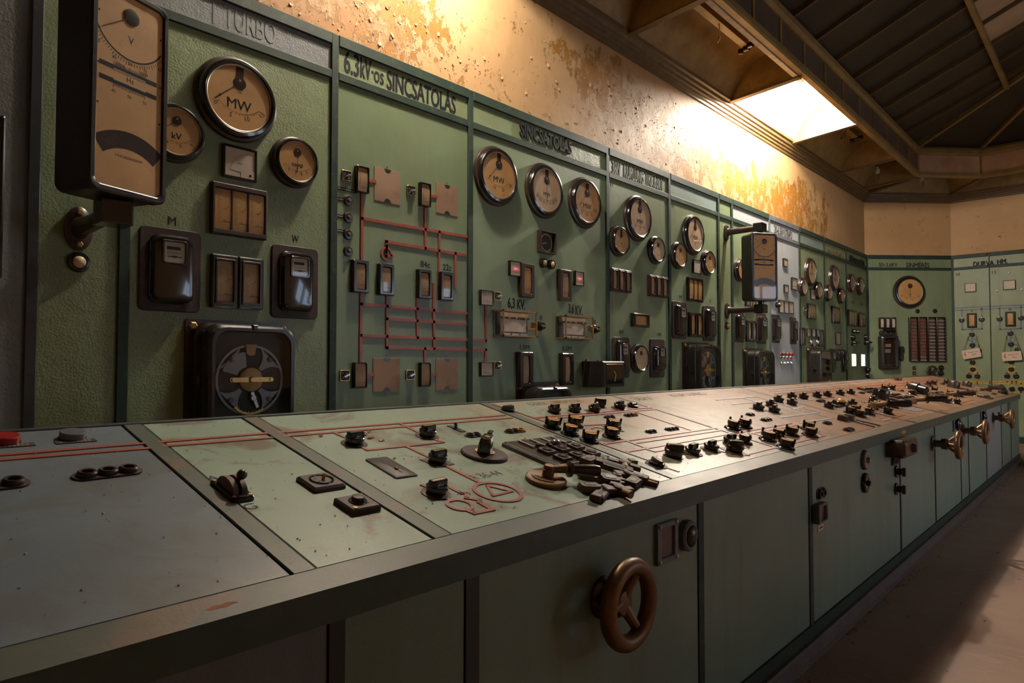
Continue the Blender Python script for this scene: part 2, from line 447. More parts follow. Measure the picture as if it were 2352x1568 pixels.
# ------------------------------------------------------------------ instrument builders
def dial_print(mb, r, unit, nums, d, a=48, cy=.40, rr=.92, ticks=30, uh=.15, uv=-.19, nh=.135, extra=()):
    """scale arc of ticks, numbers and the unit, centred under the pointer pivot"""
    c0 = cy*r; ra = rr*r
    for i in range(ticks+1):
        an = R(-90 - a + 2*a*i/ticks); big = (i % 5 == 0)
        p = (ra*math.cos(an), c0+ra*math.sin(an)); q = ((ra+(.075 if big else .04)*r)*math.cos(an), c0+(ra+(.075 if big else .04)*r)*math.sin(an))
        mb.seg(p, q, .011*r, d, d+.0002)
    for t, f in nums:
        an = R(-90 - a + 2*a*f); q = (ra-.01*r+.19*r if False else ra+.155*r)
        q = ra + .145*r
        mb.text(t, q*math.cos(an), c0+q*math.sin(an)*1.0, nh*r, d, rot=math.degrees(an)+90)
    if unit: mb.text(unit, 0, uv*r, uh*1.5*r, d, bold=.012)
    for t, u, v, h in extra: mb.text(t, u*r, v*r, h*r, d)
def round_gauge(M, label, r, unit='MW', nums=(), needle=-38, tint='dial_ochre', tongue=True, uh=.17, a=44, extra=(), face=None, cat='gauge'):
    t = thing('round_gauge', label, cat, M)
    n = 56 if r > .1 else 36
    MB().lathe([(r, 0), (r, .012), (r*.985, .020), (r*.93, .026), (r*.90, .027)], n, cap=(True, False)).build('flange', 'bakelite_brown', t)
    bz = MB(); bz.loft([(circ(r*.93, n), .02), (circ(r*.92, n), .038), (circ(r*.88, n), .050), (circ(r*.82, n), .053), (circ(r*.785, n), .048), (circ(r*.77, n), .040)], (False, False)); bz.build('bezel', 'black_gloss', t)
    MB().loft([(circ(r*.778, n), .0478), (circ(r*.757, n), .0445), (circ(r*.757, n), .0405)], (False, False)).build('inner_rim', 'steel', t)
    di = MB().disc(r*.78, .040, n).build('dial', tint, t)
    p = MB(); dial_print(p, r*.80, unit, nums, .0403, a, uh=uh, rr=.86, cy=.42, extra=extra); p.build('scale_print', 'print_black', di, smooth=0)
    hub = MB()
    if tongue: hub.poly([(-.085*r, .74*r), (-.085*r, .42*r), (.085*r, .42*r), (.085*r, .74*r)], .0404, .0420)
    hub.lathe([(.15*r, .0404), (.15*r, .0425), (.13*r, .0430)], 28, 0, .36*r)
    hub.build('hub_cover', 'bakelite_brown', t)
    MB().lathe([(.03*r, .043), (.03*r, .0436), (.001, .0438)], 14, 0, .42*r).build('pivot', 'steel', t)
    pn = MB(); an = R(-90+needle); c = (0, .36*r); L = .78*r
    e = (c[0]+L*math.cos(an), c[1]+L*math.sin(an)); pn.seg(c, e, .016*r, .0430, .0434)
    k = (c[0]+L*.80*math.cos(an), c[1]+L*.80*math.sin(an)); dx, dy = math.cos(an), math.sin(an); w = .036*r
    pn.poly([(k[0]-dx*w, k[1]-dy*w), (k[0]-dy*w*.8, k[1]+dx*w*.8), (k[0]+dx*w*1.5, k[1]+dy*w*1.5), (k[0]+dy*w*.8, k[1]-dx*w*.8)], .0430, .0435)
    pn.build('pointer', 'print_black', t)
    MB().disc(r*.757, .0445, n).build('glass', 'glass', t)
    return t
def frame_ring(mb, w, h, iw, ih, d0, d1, r=.004, di=None, cu=0, cv=0, bev=None, ri=None):
    """rounded rectangular frame: outer wall, bevelled face, inner wall"""
    b = bev if bev is not None else min(.006, (w-iw)*.2); ri = r*.6 if ri is None else ri
    di = d0 if di is None else di
    mb.loft([(rrect(w, h, r, 4, cu, cv), d0), (rrect(w, h, r, 4, cu, cv), d1-b), (rrect(w-2*b, h-2*b, r, 4, cu, cv), d1),
             (rrect(iw+2*b, ih+2*b, ri+b, 4, cu, cv), d1), (rrect(iw, ih, ri, 4, cu, cv), d1-b*1.6), (rrect(iw, ih, ri, 4, cu, cv), di)], (False, False))
    return mb
def edge_scale(mb, w, h, d, unit='A', n=5, side=-1, cu=0, cv=0, nums=()):
    """marks of an edgewise scale"""
    for i in range(n*4+1):
        v = cv - h*.36 + h*.72*i/(n*4); L = w*(.26 if i % 4 == 0 else .13); u0 = cu + side*w*.36
        mb.seg((u0, v), (u0 - side*L, v), h*.006, d, d+.0002)
    for i, t in enumerate(nums):
        mb.text(t, cu - side*w*.10, cv - h*.30 + h*.6*i/max(1, len(nums)-1), h*.04, d)
    if unit: mb.text(unit, cu - side*w*.26, cv + h*.06, h*.06, d)
def edge_meter(M, label, w, h, cols=1, frame='bakelite', plate='scale_cream', unit='A', depth=.03, margin=.2, sep=False, nums=(), vm=None, name='edgewise_meter', bow=True):
    """edgewise panel meter: one frame with one to three tall scales, or a row of separate frames (sep)"""
    t = thing(name, label, 'meter', M)
    cw = w/cols; f = None
    vm = vm or .12
    if not sep:
        mb = MB(); mg = w*margin/(cols+1)*1.2 if cols > 1 else w*margin
        ow = w-2*mg; oh = h*(1-2*vm)
        frame_ring(mb, w, h, ow, oh, 0, depth, .006)
        for k in range(1, cols):
            u = -ow/2 + ow*k/cols; mb.cbox(u-mg*.28, u+mg*.28, -oh/2-.001, oh/2+.001, .008, depth*.9, .002)
        f = mb.build('frame', frame, t)
        sp = [(-ow/2 + ow*(k+.5)/cols, ow/cols, oh) for k in range(cols)]
    else:
        sp = []
        for k in range(cols):
            u = -w/2 + cw*(k+.5); mb = MB(); iw, ih = cw*(1-2*margin), h*(1-2*vm)
            frame_ring(mb, cw*.985, h, iw, ih, 0, depth, .005, cu=u)
            frame_ring(mb, iw+cw*.16, ih+cw*.16, iw, ih, depth*.8, depth*1.22, .004, cu=u, bev=.002)
            mb.build('frame', frame, t); sp.append((u, iw, ih))
    for k, (u, iw, ih) in enumerate(sp):
        n = 10; vs = []; b = depth*.22 if bow else 0
        for i in range(n+1):
            s_ = i/n; v = -ih/2 + ih*s_; d = depth*.62 + b*(1-(2*s_-1)**2)*.8
            vs += [(u-iw/2, v, d), (u+iw/2, v, d)]
        pl = MB().add(vs, [(2*i, 2*i+1, 2*i+3, 2*i+2) for i in range(n)]).build('scale_plate', plate, t)
        mk = MB(); edge_scale(mk, iw, ih, depth*.62+b*.85+.0004, unit, 5, -1 if k % 2 == 0 else -1, u, 0, nums); mk.build('scale_print', 'print_faint', pl, smooth=0)
        pv = -ih*.33
        MB().seg((u-iw*.1, pv), (u+iw*.42, pv), ih*.012, depth*.62+b+.0005, depth*.62+b+.001).build('pointer', 'print_black', t)
        MB().poly([(u-iw/2, -ih/2), (u+iw/2, -ih/2), (u+iw/2, ih/2), (u-iw/2, ih/2)], depth*.92).build('glass', 'glass', t)
    return t
def square_meter(M, label, w, h, frame='bakelite', plate='scale_white', depth=.022, led=False, arc=True, corner=True, unit='MW', vertical=False):
    t = thing('square_meter', label, 'meter', M)
    f = MB(); m = min(w, h)*.075; frame_ring(f, w, h, w-2*m, h-2*m, 0, depth, .003, bev=.003); f.build('frame', frame, t)
    pl = MB().poly([(-w/2+m, -h/2+m), (w/2-m, -h/2+m), (w/2-m, h/2-m), (-w/2+m, h/2-m)], depth*.72).build('scale_plate', plate, t)
    d = depth*.72+.0004; p = MB()
    if arc:
        c = (w*.34, -h*.34)
        for i in range(17):
            a = R(100+70*i/16); r0 = w*.62; r1 = r0*(1.10 if i % 4 == 0 else 1.05)
            p.seg((c[0]+r0*math.cos(a), c[1]+r0*math.sin(a)), (c[0]+r1*math.cos(a), c[1]+r1*math.sin(a)), w*.008, d, d+.0002)
        p.text(unit, 0, -h*.02, h*.055, d)
        p.seg((-w*.30, -h*.25), (c[0], -h*.31), h*.012, d, d+.0004)
    else:
        p.seg((-w*.33, -h*.20), (w*.28, -h*.23), h*.014, d, d+.0004)
        for i in range(4): p.seg((-w*.3+i*w*.2, h*.38), (-w*.3+i*w*.2, h*.34), w*.01, d, d+.0003)
    p.build('scale_print', 'print_black', pl, smooth=0)
    if corner:
        MB().poly([(.02*w, -.46*h), (.43*w, -.46*h), (.43*w, -.19*h), (.10*w, -.19*h), (.02*w, -.27*h)], d, d+.0015).build('movement_cover', plate, t)
        MB().lathe([(.035*w, d), (.035*w, d+.0025)], 12, .30*w, -.33*h).build('zero_screw', 'bakelite', t)
    MB().poly([(-w/2+m, -h/2+m), (w/2-m, -h/2+m), (w/2-m, h/2-m), (-w/2+m, h/2-m)], depth*.94).build('glass', 'glass', t)
    if led:
        l = MB(); l.seg((-w*.18, 0), (w*.22, -h*.015), h*.03, depth*.95, depth*.97); l.ball(w*.05, w*.02, 0, depth*.95, 10, 4, True, .4); l.build('red_pilot', 'red_led', t)
    return t
def energy_meter(M, label, w, h, plate=True, cover=(.68, .80), depth=.052):
    """kilowatt-hour meter: flat backing plate, bulged black cover, framed register window"""
    t = thing('energy_meter', label, 'energy meter', M)
    MB().loft([(rrect(w, h, min(w, h)*.10, 5), 0), (rrect(w, h, min(w, h)*.10, 5), .008), (rrect(w-.006, h-.006, min(w, h)*.09, 5), .011)]).build('backing_plate', 'bakelite_plate', t)
    cw, ch = w*cover[0], h*cover[1]; r = cw*.22
    c = MB(); q = lambda k, rr: rrect(cw-2*k, ch-2*k, rr, 7)
    c.loft([(q(-.004, r), .010), (q(-.004, r), .022), (q(.0, r), .026), (q(.003, r), depth*.72), (q(cw*.05, r), depth*.93), (q(cw*.12, r*.8), depth)])
    c.build('cover', 'black_gloss', t)
    ww, wh = cw*.48, ch*.30; cv = ch*.25
    f = MB(); frame_ring(f, ww*1.28, wh*1.20, ww, wh, depth*.8, depth*1.14, ww*.14, cu=0, cv=cv, bev=.003, di=depth*.9); f.build('window_frame', 'black_gloss', t)
    pl = MB().poly(rrect(ww, wh, .002, 3, 0, cv), depth*1.01).build('register_plate', 'register_white', t)
    p = MB(); d = depth*1.01+.0004
    p.poly([(-ww*.40, cv+wh*.12), (ww*.28, cv+wh*.12), (ww*.28, cv+wh*.28), (-ww*.40, cv+wh*.28)], d)
    p.seg((-ww*.35, cv-wh*.22), (ww*.35, cv-wh*.22), wh*.05, d, d+.0003)
    p.poly([(-ww*.12, cv-wh*.22-wh*.05), (ww*.12, cv-wh*.22-wh*.05), (ww*.12, cv-wh*.22+wh*.05), (-ww*.12, cv-wh*.22+wh*.05)], d)
    for k in range(3): p.seg((-ww*.38, cv+wh*(.02-.06*k)), (ww*(.2+.1*(k % 2)), cv+wh*(.02-.06*k)), wh*.014, d, d+.0003)
    p.build('register_print', 'print_black', pl, smooth=0)
    MB().poly(rrect(ww, wh, .002, 3, 0, cv), depth*1.08).build('glass', 'glass', t)
    return t
def relay(M, label, w, h, depth=.17, mech=True):
    """large protection relay: bolted back plate, deep black case, glazed door over a round movement"""
    t = thing('relay', label, 'relay', M)
    MB().loft([(rrect(w, h, .02, 4), 0), (rrect(w, h, .02, 4), .012)]).build('back_plate', 'bakelite_brown', t)
    for sx in (-1, 1):
        for sy in (-1, 1):
            b = MB(); b.lathe([(.020, .012), (.020, .022), (.014, .026)], 6, sx*(w/2-.032), sy*(h/2-.032)); b.build('bolt', 'brass_dull', t)
    cw, ch = w*.83, h*.90; r = cw*.16
    q = lambda k, rr=r: rrect(cw-2*k, ch-2*k, rr, 7)
    c = MB(); c.loft([(q(-.012), .012), (q(-.012), .03), (q(0), .036), (q(0), depth*.60), (q(-.006), depth*.62), (q(-.006), depth*.68), (q(0), depth*.70), (q(.002), depth*.93), (q(.012), depth),
                      (q(.026), depth), (q(.030), depth*.95), (q(.030), depth*.70)], (False, False))
    c.build('case', 'housing_black', t)
    MB().poly(q(.028), depth*.71).build('inner_plate', 'black_matt', t)
    iw, ih = cw-.07, ch-.07
    if mech:
        d = depth*.73; Rm = iw*.47; m = MB()
        m.arc(0, 0, Rm*.93, Rm, 0, 360, d, d+.004, 40)
        for k in range(4):
            a0 = 45+90*k
            for j in range(8):
                s0, s1 = j/8, (j+1)/8
                r0, r1 = Rm*(.40+.58*s0), Rm*(.40+.58*s1); h0, h1 = 9+20*s0**2, 9+20*s1**2
                P = [(r0*math.cos(R(a0-h0)), r0*math.sin(R(a0-h0))), (r1*math.cos(R(a0-h1)), r1*math.sin(R(a0-h1))), (r1*math.cos(R(a0+h1)), r1*math.sin(R(a0+h1))), (r0*math.cos(R(a0+h0)), r0*math.sin(R(a0+h0)))]
                m.poly(P, d, d+.004)
        m.arc(-Rm*.10, Rm*.05, Rm*.30, Rm*.74, 95, 165, d+.004, d+.007, 16)
        m.build('movement_ring', 'mech_grey', t)
        for k in range(4):
            a = R(45+90*k); MB().lathe([(Rm*.075, d+.004), (Rm*.075, d+.010), (Rm*.05, d+.012)], 14, Rm*.80*math.cos(a), Rm*.80*math.sin(a)).build('screw', 'dark_steel', t)
        MB().lathe([(Rm*.34, d+.008), (Rm*.34, d+.014), (Rm*.31, d+.016)], 36).build('brass_disc', 'brass_dull', t)
        b = MB(); b.loft([(rrect(Rm*1.28, Rm*.13, Rm*.06, 4), d+.017), (rrect(Rm*1.28, Rm*.13, Rm*.06, 4), d+.022)]); b.lathe([(Rm*.09, d+.022), (Rm*.07, d+.032)], 16)
        for u in (-.56, .56): b.lathe([(Rm*.05, d+.022), (Rm*.04, d+.028)], 12, Rm*u, 0)
        b.build('contact_bar', 'brass', t)
        MB().poly([(-Rm*.17, Rm*1.0), (-Rm*.14, Rm*.74), (-Rm*.05, Rm*.68), (Rm*.10, Rm*.70), (Rm*.15, Rm*1.0)], d+.008, d+.012).build('setting_plate', 'scale_cream', t)
        l = MB(); l.seg((Rm*.03, -Rm*.36), (Rm*.2, -Rm*.80), Rm*.09, d+.008, d+.014); l.lathe([(Rm*.09, d+.014), (Rm*.07, d+.018)], 14, Rm*.07, -Rm*.52); l.build('lever', 'steel', t)
        s = MB(); s.arc(0, -Rm*.33, Rm*.60, Rm*.66, 222, 306, d+.010, d+.013, 20)
        for k in range(9):
            a = R(222+84*k/8); s.seg((Rm*.56*math.cos(a), -Rm*.33+Rm*.56*math.sin(a)), (Rm*.62*math.cos(a), -Rm*.33+Rm*.62*math.sin(a)), Rm*.015, d+.010, d+.013)
        s.build('scale_arc', 'brass', t)
    MB().poly(rrect(cw-.056, ch-.056, r*.8, 6), depth*.975).build('glass', 'glass', t)
    k = MB(); k.cbox(-cw/2-.030, -cw/2+.004, -.018, .018, depth*.40, depth*.66, .004); k.tube([(-cw/2-.014, -.035, depth*.55), (-cw/2-.014, .035, depth*.55)], .006); k.build('latch', 'housing_black', t)
    MB().cbox(-.012, .012, ch/2-.022, ch/2+.003, depth*.9, depth+.006, .003).build('catch', 'housing_black', t)
    return t
def selector_switch(M, label, w, h):
    t = thing('selector_switch', label, 'switch', M)
    f = MB(); frame_ring(f, w, h, w*.80, h*.80, 0, .010, w*.12, bev=.002); f.build('rim', 'brass', t)
    MB().loft([(rrect(w*.82, h*.82, w*.08, 4), .001), (rrect(w*.82, h*.82, w*.08, 4), .007)]).build('plate', 'black_matt', t)
    p = MB()
    for k in range(4):
        a = R(45+90*k); p.poly([(w*.29*math.cos(a)-w*.04, h*.30*math.sin(a)-h*.03), (w*.29*math.cos(a)+w*.04, h*.30*math.sin(a)-h*.03), (w*.29*math.cos(a)+w*.04, h*.30*math.sin(a)+h*.03), (w*.29*math.cos(a)-w*.04, h*.30*math.sin(a)+h*.03)], .0075)
    p.build('marks', 'scale_white', t, smooth=0)
    k = MB(); k.lathe([(w*.16, .007), (w*.16, .016), (w*.12, .020)], 20); k.build('knob', 'black_gloss', t)
    b = MB(); b.loft([(rrect(w*.64, w*.15, w*.07, 3), .018), (rrect(w*.60, w*.12, w*.06, 3), .032)]); b.xform(Matrix.Rotation(R(-22), 4, 'Y')); b.build('lever', 'steel', t)
    return t
def push_button(M, label, r, cap='ivory', base='bakelite', dome=.75, name='push_button', cat='button'):
    t = thing(name, label, cat, M)
    MB().lathe([(r, 0), (r, r*.22), (r*.9, r*.42), (r*.66, r*.46), (r*.62, r*.3)], 28, cap=(True, False)).build('collar', base, t)
    MB().ball(r*.60, 0, 0, r*.30, 24, 8, True, dome).build('cap', cap, t)
    return t
def stud_button(M, label, r):
    t = thing('push_button', label, 'button', M)
    MB().lathe([(r, 0), (r, r*.18), (r*.85, r*.35), (r*.5, r*.4)], 28).build('escutcheon', 'bakelite_brown', t)
    MB().lathe([(r*.34, r*.4), (r*.36, r*.6), (r*.26, r*.75), (.001, r*.8)], 18).build('plunger', 'dark_steel', t)
    return t
def pilot_lamp(M, label, r, lens, ring='bakelite', depth=.9):
    t = thing('indicator_lamp', label, 'lamp', M)
    b = MB(); n = 32; P = lambda k: [((r*k)*(1+.05*(i % 2))*math.cos(2*PI*i/n), (r*k)*(1+.05*(i % 2))*math.sin(2*PI*i/n)) for i in range(n)]
    b.loft([(P(1), 0), (P(1), r*depth*.8), (P(.86), r*depth), (P(.72), r*depth), (P(.70), r*depth*.7)], (True, False)); b.build('knurled_ring', ring, t)
    MB().ball(r*.70, 0, 0, r*depth*.75, 22, 7, True, .6).build('lens', lens, t)
    return t
def mini_lamp(M, label, r, lens):
    t = thing('indicator_lamp', label, 'lamp', M)
    MB().lathe([(r, 0), (r, r*.5), (r*.8, r*.6)], 16).build('collar', 'steel', t)
    MB().lathe([(r*.8, r*.5), (r*.85, r*1.2), (r*.5, r*1.7), (.0005, r*1.8)], 16).build('cap', lens, t)
    return t
def blanking_plate(M, label, w, h):
    t = thing('blanking_plate', label, 'cover plate', M)
    MB().cbox(-w/2, w/2, -h/2, h/2, 0, .004, .001).build('plate', 'blank_brown', t)
    for s in (1, -1):
        MB().arc(0, s*h/2, 0, w*.13, 180 if s > 0 else 0, 360 if s > 0 else 180, .0041, None, 12).build('oil_stain', 'bakelite_brown', t, smooth=0)
        MB().lathe([(.005, 0), (.005, .003)], 8, 0, s*(h/2+.016)).build('screw', 'brass_dull', t)
    return t
def chart_recorder(M, label, w, h, depth=.10):
    t = thing('chart_recorder', label, 'recorder', M)
    f = MB(); e = .010
    for u in (-w/2, w/2-e):
        for v in (-h/2, h/2-e): f.box(u, u+e, v, v+e, 0, depth)
    for v in (-h/2, h/2-e): f.box(-w/2, w/2, v, v+e, depth-e, depth)
    for u in (-w/2, w/2-e): f.box(u, u+e, -h/2, h/2, depth-e, depth)
    f.build('brass_frame', 'brass_dull', t)
    MB().box(-w/2+.002, w/2-.002, -h/2+.002, h/2-.002, .001, .006).build('back_plate', 'bakelite_brown', t)
    b = MB(); b.cbox(-w*.40, w*.42, -h*.44, h*.42, .006, .035, .004); b.build('chart_bed', 'dark_steel', t)
    MB().add([(-w*.36+w*.72*(i/12), v, .037+.010*math.sin(PI*i/12)) for i in range(13) for v in (-h*.30, h*.18)], [(2*i, 2*i+2, 2*i+3, 2*i+1) for i in range(12)]).build('chart_paper', 'scale_white', t)
    MB().box(-w*.38, w*.42, h*.27, h*.43, .034, .042).build('scale_strip', 'scale_cream', t)
    c = MB(); c.box(-w*.38, w*.42, h*.20, h*.255, .036, .050); c.build('roller', 'black_matt', t)
    for k in range(3):
        u = -w*.34 + k*w*.25; MB().box(u, u+w*.21, -h*.43, -h*.36, .036, .046).build('feed_bar', 'scale_white', t)
    for u in (-.18, .02, .30): MB().lathe([(.006, .05), (.006, .056)], 10, w*u, h*.225).build('pen_stud', 'amber', t)
    for nm, P in (('front_pane', [(-w/2+e, -h/2+e, depth-.003), (w/2-e, -h/2+e, depth-.003), (w/2-e, h/2-e, depth-.003), (-w/2+e, h/2-e, depth-.003)]),
                  ('side_pane', [(-w/2+.002, -h/2, .004), (-w/2+.002, h/2, .004), (-w/2+.002, h/2, depth-e), (-w/2+.002, -h/2, depth-e)])):
        MB().add(P, [(0, 1, 2, 3)]).build(nm, 'glass', t)
    l = MB(); l.cbox(w/2, w/2+.018, -.02, .02, depth*.4, depth*.8, .003); l.build('latch', 'brass', t)
    return t
def synchronoscope(M, label, w, h, depth, text=True):
    """tall swivelling case with voltage arc, two reed strips and a dark sector window"""
    t = thing('synchronoscope', label, 'instrument', M)
    r = .035; q = lambda k, rr=r: rrect(w-2*k, h-2*k, max(.008, rr-k*.5), 7)
    c = MB(); c.loft([(q(.02), -depth), (q(.004), -depth+.02), (q(.004), -.045), (q(0), -.04), (q(0), -.006), (q(.006), 0), (q(.020), 0), (q(.024), -.003), (q(.024), -.012)], (True, False)); c.build('case', 'housing_black', t)
    pl = MB().poly(q(.022), -.009).build('face_plate', 'dial_ochre', t)
    S_ = w/.40; d = -.0087; fw_, fh = w-.05, h-.05; p = MB()
    cu, cv = fw_*.0, fh*.40; ra = fw_*.56
    p.arc(cu, cv-fh*.02, ra-.004, ra+.002, 196, 330, d, None, 40)
    for i in range(31):
        a = R(205+118*i/30); L = (.020 if i % 5 == 0 else .013)*S_
        p.seg((cu+(ra+.006)*math.cos(a), cv-fh*.02+(ra+.006)*math.sin(a)), (cu+(ra+.006+L)*math.cos(a), cv-fh*.02+(ra+.006+L)*math.sin(a)), .0018, d, d+.0002)
    if text:
        for s, a in (('0', 203), ('1000', 222), ('2000', 257), ('3000', 287), ('4000', 316)):
            rr = ra+.045*S_; p.text(s, cu+rr*math.cos(R(a)), cv-fh*.02+rr*math.sin(R(a)), .014*S_*1.2, d, rot=(a-270)*.35)
    p.text('V', 0, cv-fh*.12, .026*S_*1.3, d)
    y1, y2 = fh*.105, fh*.035
    for y in (y1, y2): p.poly([(-fw_*.46, y-.011*S_), (fw_*.42, y-.011*S_), (fw_*.42, y+.011*S_), (-fw_*.46, y+.011*S_)], d)
    for y, s in ((y1, 1), (y2, -1)):
        for i in range(21):
            u = -fw_*.25+fw_*.48*i/20; L = .016 if i % 10 == 0 else .010
            p.seg((u, y+s*.012*S_), (u, y+s*(.012+L)*S_), .0016, d, d+.0002)
        for k, n in enumerate(('45', '50', '55')): p.text(n, -fw_*.25+fw_*.24*k, y+s*.040*S_*1.15, .015*S_, d)
    p.text('Hz', 0, (y1+y2)/2, .024*S_, d)
    if text: p.text('SYNCHRONOSKOP', 0, -fh*.335, .013*S_, d, w=fw_*.42)
    for u in (-1, 1):
        for v in (-.49, -.1, .1, .36): p.poly(circ(.004, 8, u*fw_*.475, v*fh), d)
    p.build('scale_print', 'print_black', pl, smooth=0)
    rd = MB()
    for y, s in ((y1, -1), (y2, 1)):
        for i in range(26):
            u = -fw_*.25+fw_*.48*i/25; rd.box(u-.0015, u+.0015, y+s*.006-.0025, y+s*.006+.0025, d+.0002, d+.0008)
    rd.build('reeds', 'scale_white', pl, smooth=0)
    MB().arc(0, -fh*.52, fw_*.62, fw_*.86, 52, 128, d+.0002, None, 24).build('sector_window', 'bakelite_brown', t)
    MB().lathe([(.030, d), (.030, d+.003), (.026, d+.0035)], 24, 0, cv).build('hub_cover', 'bakelite_brown', t)
    a = R(216); MB().seg((0, cv), (ra*.96*math.cos(a), cv+ra*.96*math.sin(a)), .0026, d+.0036, d+.0042).build('pointer', 'print_black', t)
    MB().poly(q(.023), -.0025).build('glass', 'glass', t)
    return t
def bracket_arm(M, label, L, up=True):
    """cast wall bracket: bolted oval flange, tapering tube, square swivel block"""
    t = thing('bracket_arm', label, 'bracket', M)
    e = lambda k, kk: circ(.052*k, 32, 0, 0, .090*kk)
    MB().loft([(e(1, 1), 0), (e(1, 1), .012), (e(.9, .9), .018), (e(.66, .5), .026), (e(.62, .38), .045)]).build('flange', 'bakelite_brown', t)
    for s in (-1, 1): MB().lathe([(.013, .016), (.013, .028), (.009, .031)], 6, 0, s*.066).build('bolt', 'brass_dull', t)
    MB().tube([(0, 0, .03), (0, 0, L*.5), (0, 0, L-.04)], .036, 24, .029).build('tube', 'bakelite_brown', t)
    b = MB(); b.cbox(-.052, .052, -.045, .045, L-.055, L+.05, .006); b.build('swivel_block', 'bakelite', t)
    p = MB(); s = 1 if up else -1
    p.tube([(0, s*.04, L), (0, s*.085, L)], .030, 20); p.build('pivot', 'bakelite', t)
    return t

def handwheel(M, label, Rw, off, rt=.020, mat='bronze_wheel', dish=.075):
    t = thing('handwheel', label, 'handwheel', M)
    m = MB(); m.torus(Rw, rt, off, 56, 14, sq=1.0); m.build('rim', mat, t, smooth=60)
    for k in range(3):
        a = R(60+120*k); c = MB()
        c.tube([(0, 0, off-dish), (Rw*.45*math.cos(a), Rw*.45*math.sin(a), off-dish*.6), (Rw*.97*math.cos(a), Rw*.97*math.sin(a), off-.003)], .017, 10, .013); c.build('spoke', mat, t)
    MB().lathe([(.036, off-dish-.03), (.040, off-dish), (.030, off-dish+.016), (.012, off-dish+.020)], 24).build('hub', mat, t)
    MB().lathe([(.024, .01), (.024, off-dish-.02)], 18).build('shaft', 'dark_steel', t)
    MB().lathe([(.055, 0), (.055, .008), (.045, .014), (.028, .02)], 28).build('flange', 'bakelite_brown', t)
    return t

# ------------------------------------------------------------------ room shell
def wmb(): return MB()
def world_obj(name, verts, faces, mat, parent=None, smooth=None, kind=None):
    m = MB(); m.v = [tuple(v) for v in verts]; m.f = faces
    return m.build(name, mat, parent, smooth=smooth or 0, kind=kind)
def wbox(name, x0, x1, y0, y1, z0, z1, mat, parent=None, kind=None):
    m = MB(); m.box(x0, x1, z0, z1, -y1, -y0); return m.build(name, mat, parent, smooth=0, kind=kind)
def prism_wall(name, a, b, z0, z1, t, mat):
    """vertical wall from plan point a to b, thickness t to the outside"""
    a, b = Vector(a), Vector(b); d = (b-a).normalized(); n = Vector((-d.y, d.x))*t
    P = [a, b, b+n, a+n]
    vs = [(p.x, p.y, z) for z in (z0, z1) for p in P]
    return world_obj(name, vs, [(0, 1, 2, 3), (4, 5, 6, 7), (0, 1, 5, 4), (1, 2, 6, 5), (2, 3, 7, 6), (3, 0, 4, 7)], mat, kind='structure')
YW = 3.20
# plan of the room, the switchboard side first; the walls stand 3 cm behind the panel faces
PLAN = [(-3.0, YW), (12.172, YW), (13.23, 2.152), (13.23, -2.35), (12.17, -3.40), (-3.0, -3.40)]
ZT = 5.9
prism_wall('wall_left', (-3.2, YW), (12.172, YW), 0, 4.6, .2, 'plaster')
prism_wall('wall_corner', PLAN[1], PLAN[2], 0, 4.6, .2, 'plaster')
prism_wall('wall_end', PLAN[2], PLAN[3], 0, 4.6, .2, 'plaster')
prism_wall('wall_far_corner', PLAN[3], PLAN[4], 0, 4.6, .2, 'plaster')
prism_wall('wall_back', (-3.0, -3.40), (-3.0, YW), 0, 4.6, .2, 'plaster')
# right wall with three tall windows, outside the picture; daylight comes through them
wr = structure(thing('wall_right', 'cream plaster wall with tall windows opposite the switchboard', 'wall')); del wr['category']
WX = [(5.4, 6.4), (6.9, 7.9), (8.4, 9.4)]
xs = [-3.2] + [x for w in WX for x in w] + [12.3]
for k in range(0, len(xs), 2): wbox('wall_pier', xs[k], xs[k+1], -3.6, -3.40, 0, 4.6, 'plaster', wr)
for k, (a, b) in enumerate(WX):
    wbox('wall_apron', a, b, -3.6, -3.40, 0, .95, 'plaster', wr); wbox('wall_lintel', a, b, -3.6, -3.40, 2.75, 4.6, 'plaster', wr)
    w = structure(thing('window_%d' % (k+1), 'steel framed window in the wall opposite the switchboard', 'window')); del w['category']
    for u in (a, (a+b)/2-.02, b-.04): wbox('window_bar', u, u+.04, -3.53, -3.48, .95, 2.75, 'dark_green_paint', w)
    for z in (.95, 1.5, 2.1, 2.71): wbox('window_bar', a, b, -3.53, -3.48, z, z+.04, 'dark_green_paint', w)
    wbox('window_pane', a, b, -3.508, -3.502, .95, 2.75, 'glass', w)
wbox('floor', -3.3, 13.5, -3.7, 3.5, -.12, 0, 'floor', kind='structure')

def sweep(name, plan, prof, mat, close_prof=True, parent=None, kind=None):
    """profile (inward offset, height) carried along an open plan polyline with mitred corners"""
    P = [Vector(p) for p in plan]; secs = []
    for i, p in enumerate(P):
        d0 = (P[i]-P[i-1]).normalized() if i else (P[1]-P[0]).normalized()
        d1 = (P[i+1]-P[i]).normalized() if i+1 < len(P) else d0
        n0, n1 = Vector((d0.y, -d0.x)), Vector((d1.y, -d1.x)); m = (n0+n1); m = m/(m.dot(n0))
        secs.append([(p.x+m.x*w, p.y+m.y*w, z) for w, z in prof])
    vs = [v for s in secs for v in s]; k = len(prof); fs = []
    for a in range(len(secs)-1):
        for i in range(k if close_prof else k-1):
            j = (i+1) % k; fs.append((a*k+i, a*k+j, (a+1)*k+j, (a+1)*k+i))
    if close_prof: fs += [tuple(range(k)), tuple((len(secs)-1)*k+i for i in range(k))]
    return world_obj(name, vs, fs, mat, parent, kind=kind)
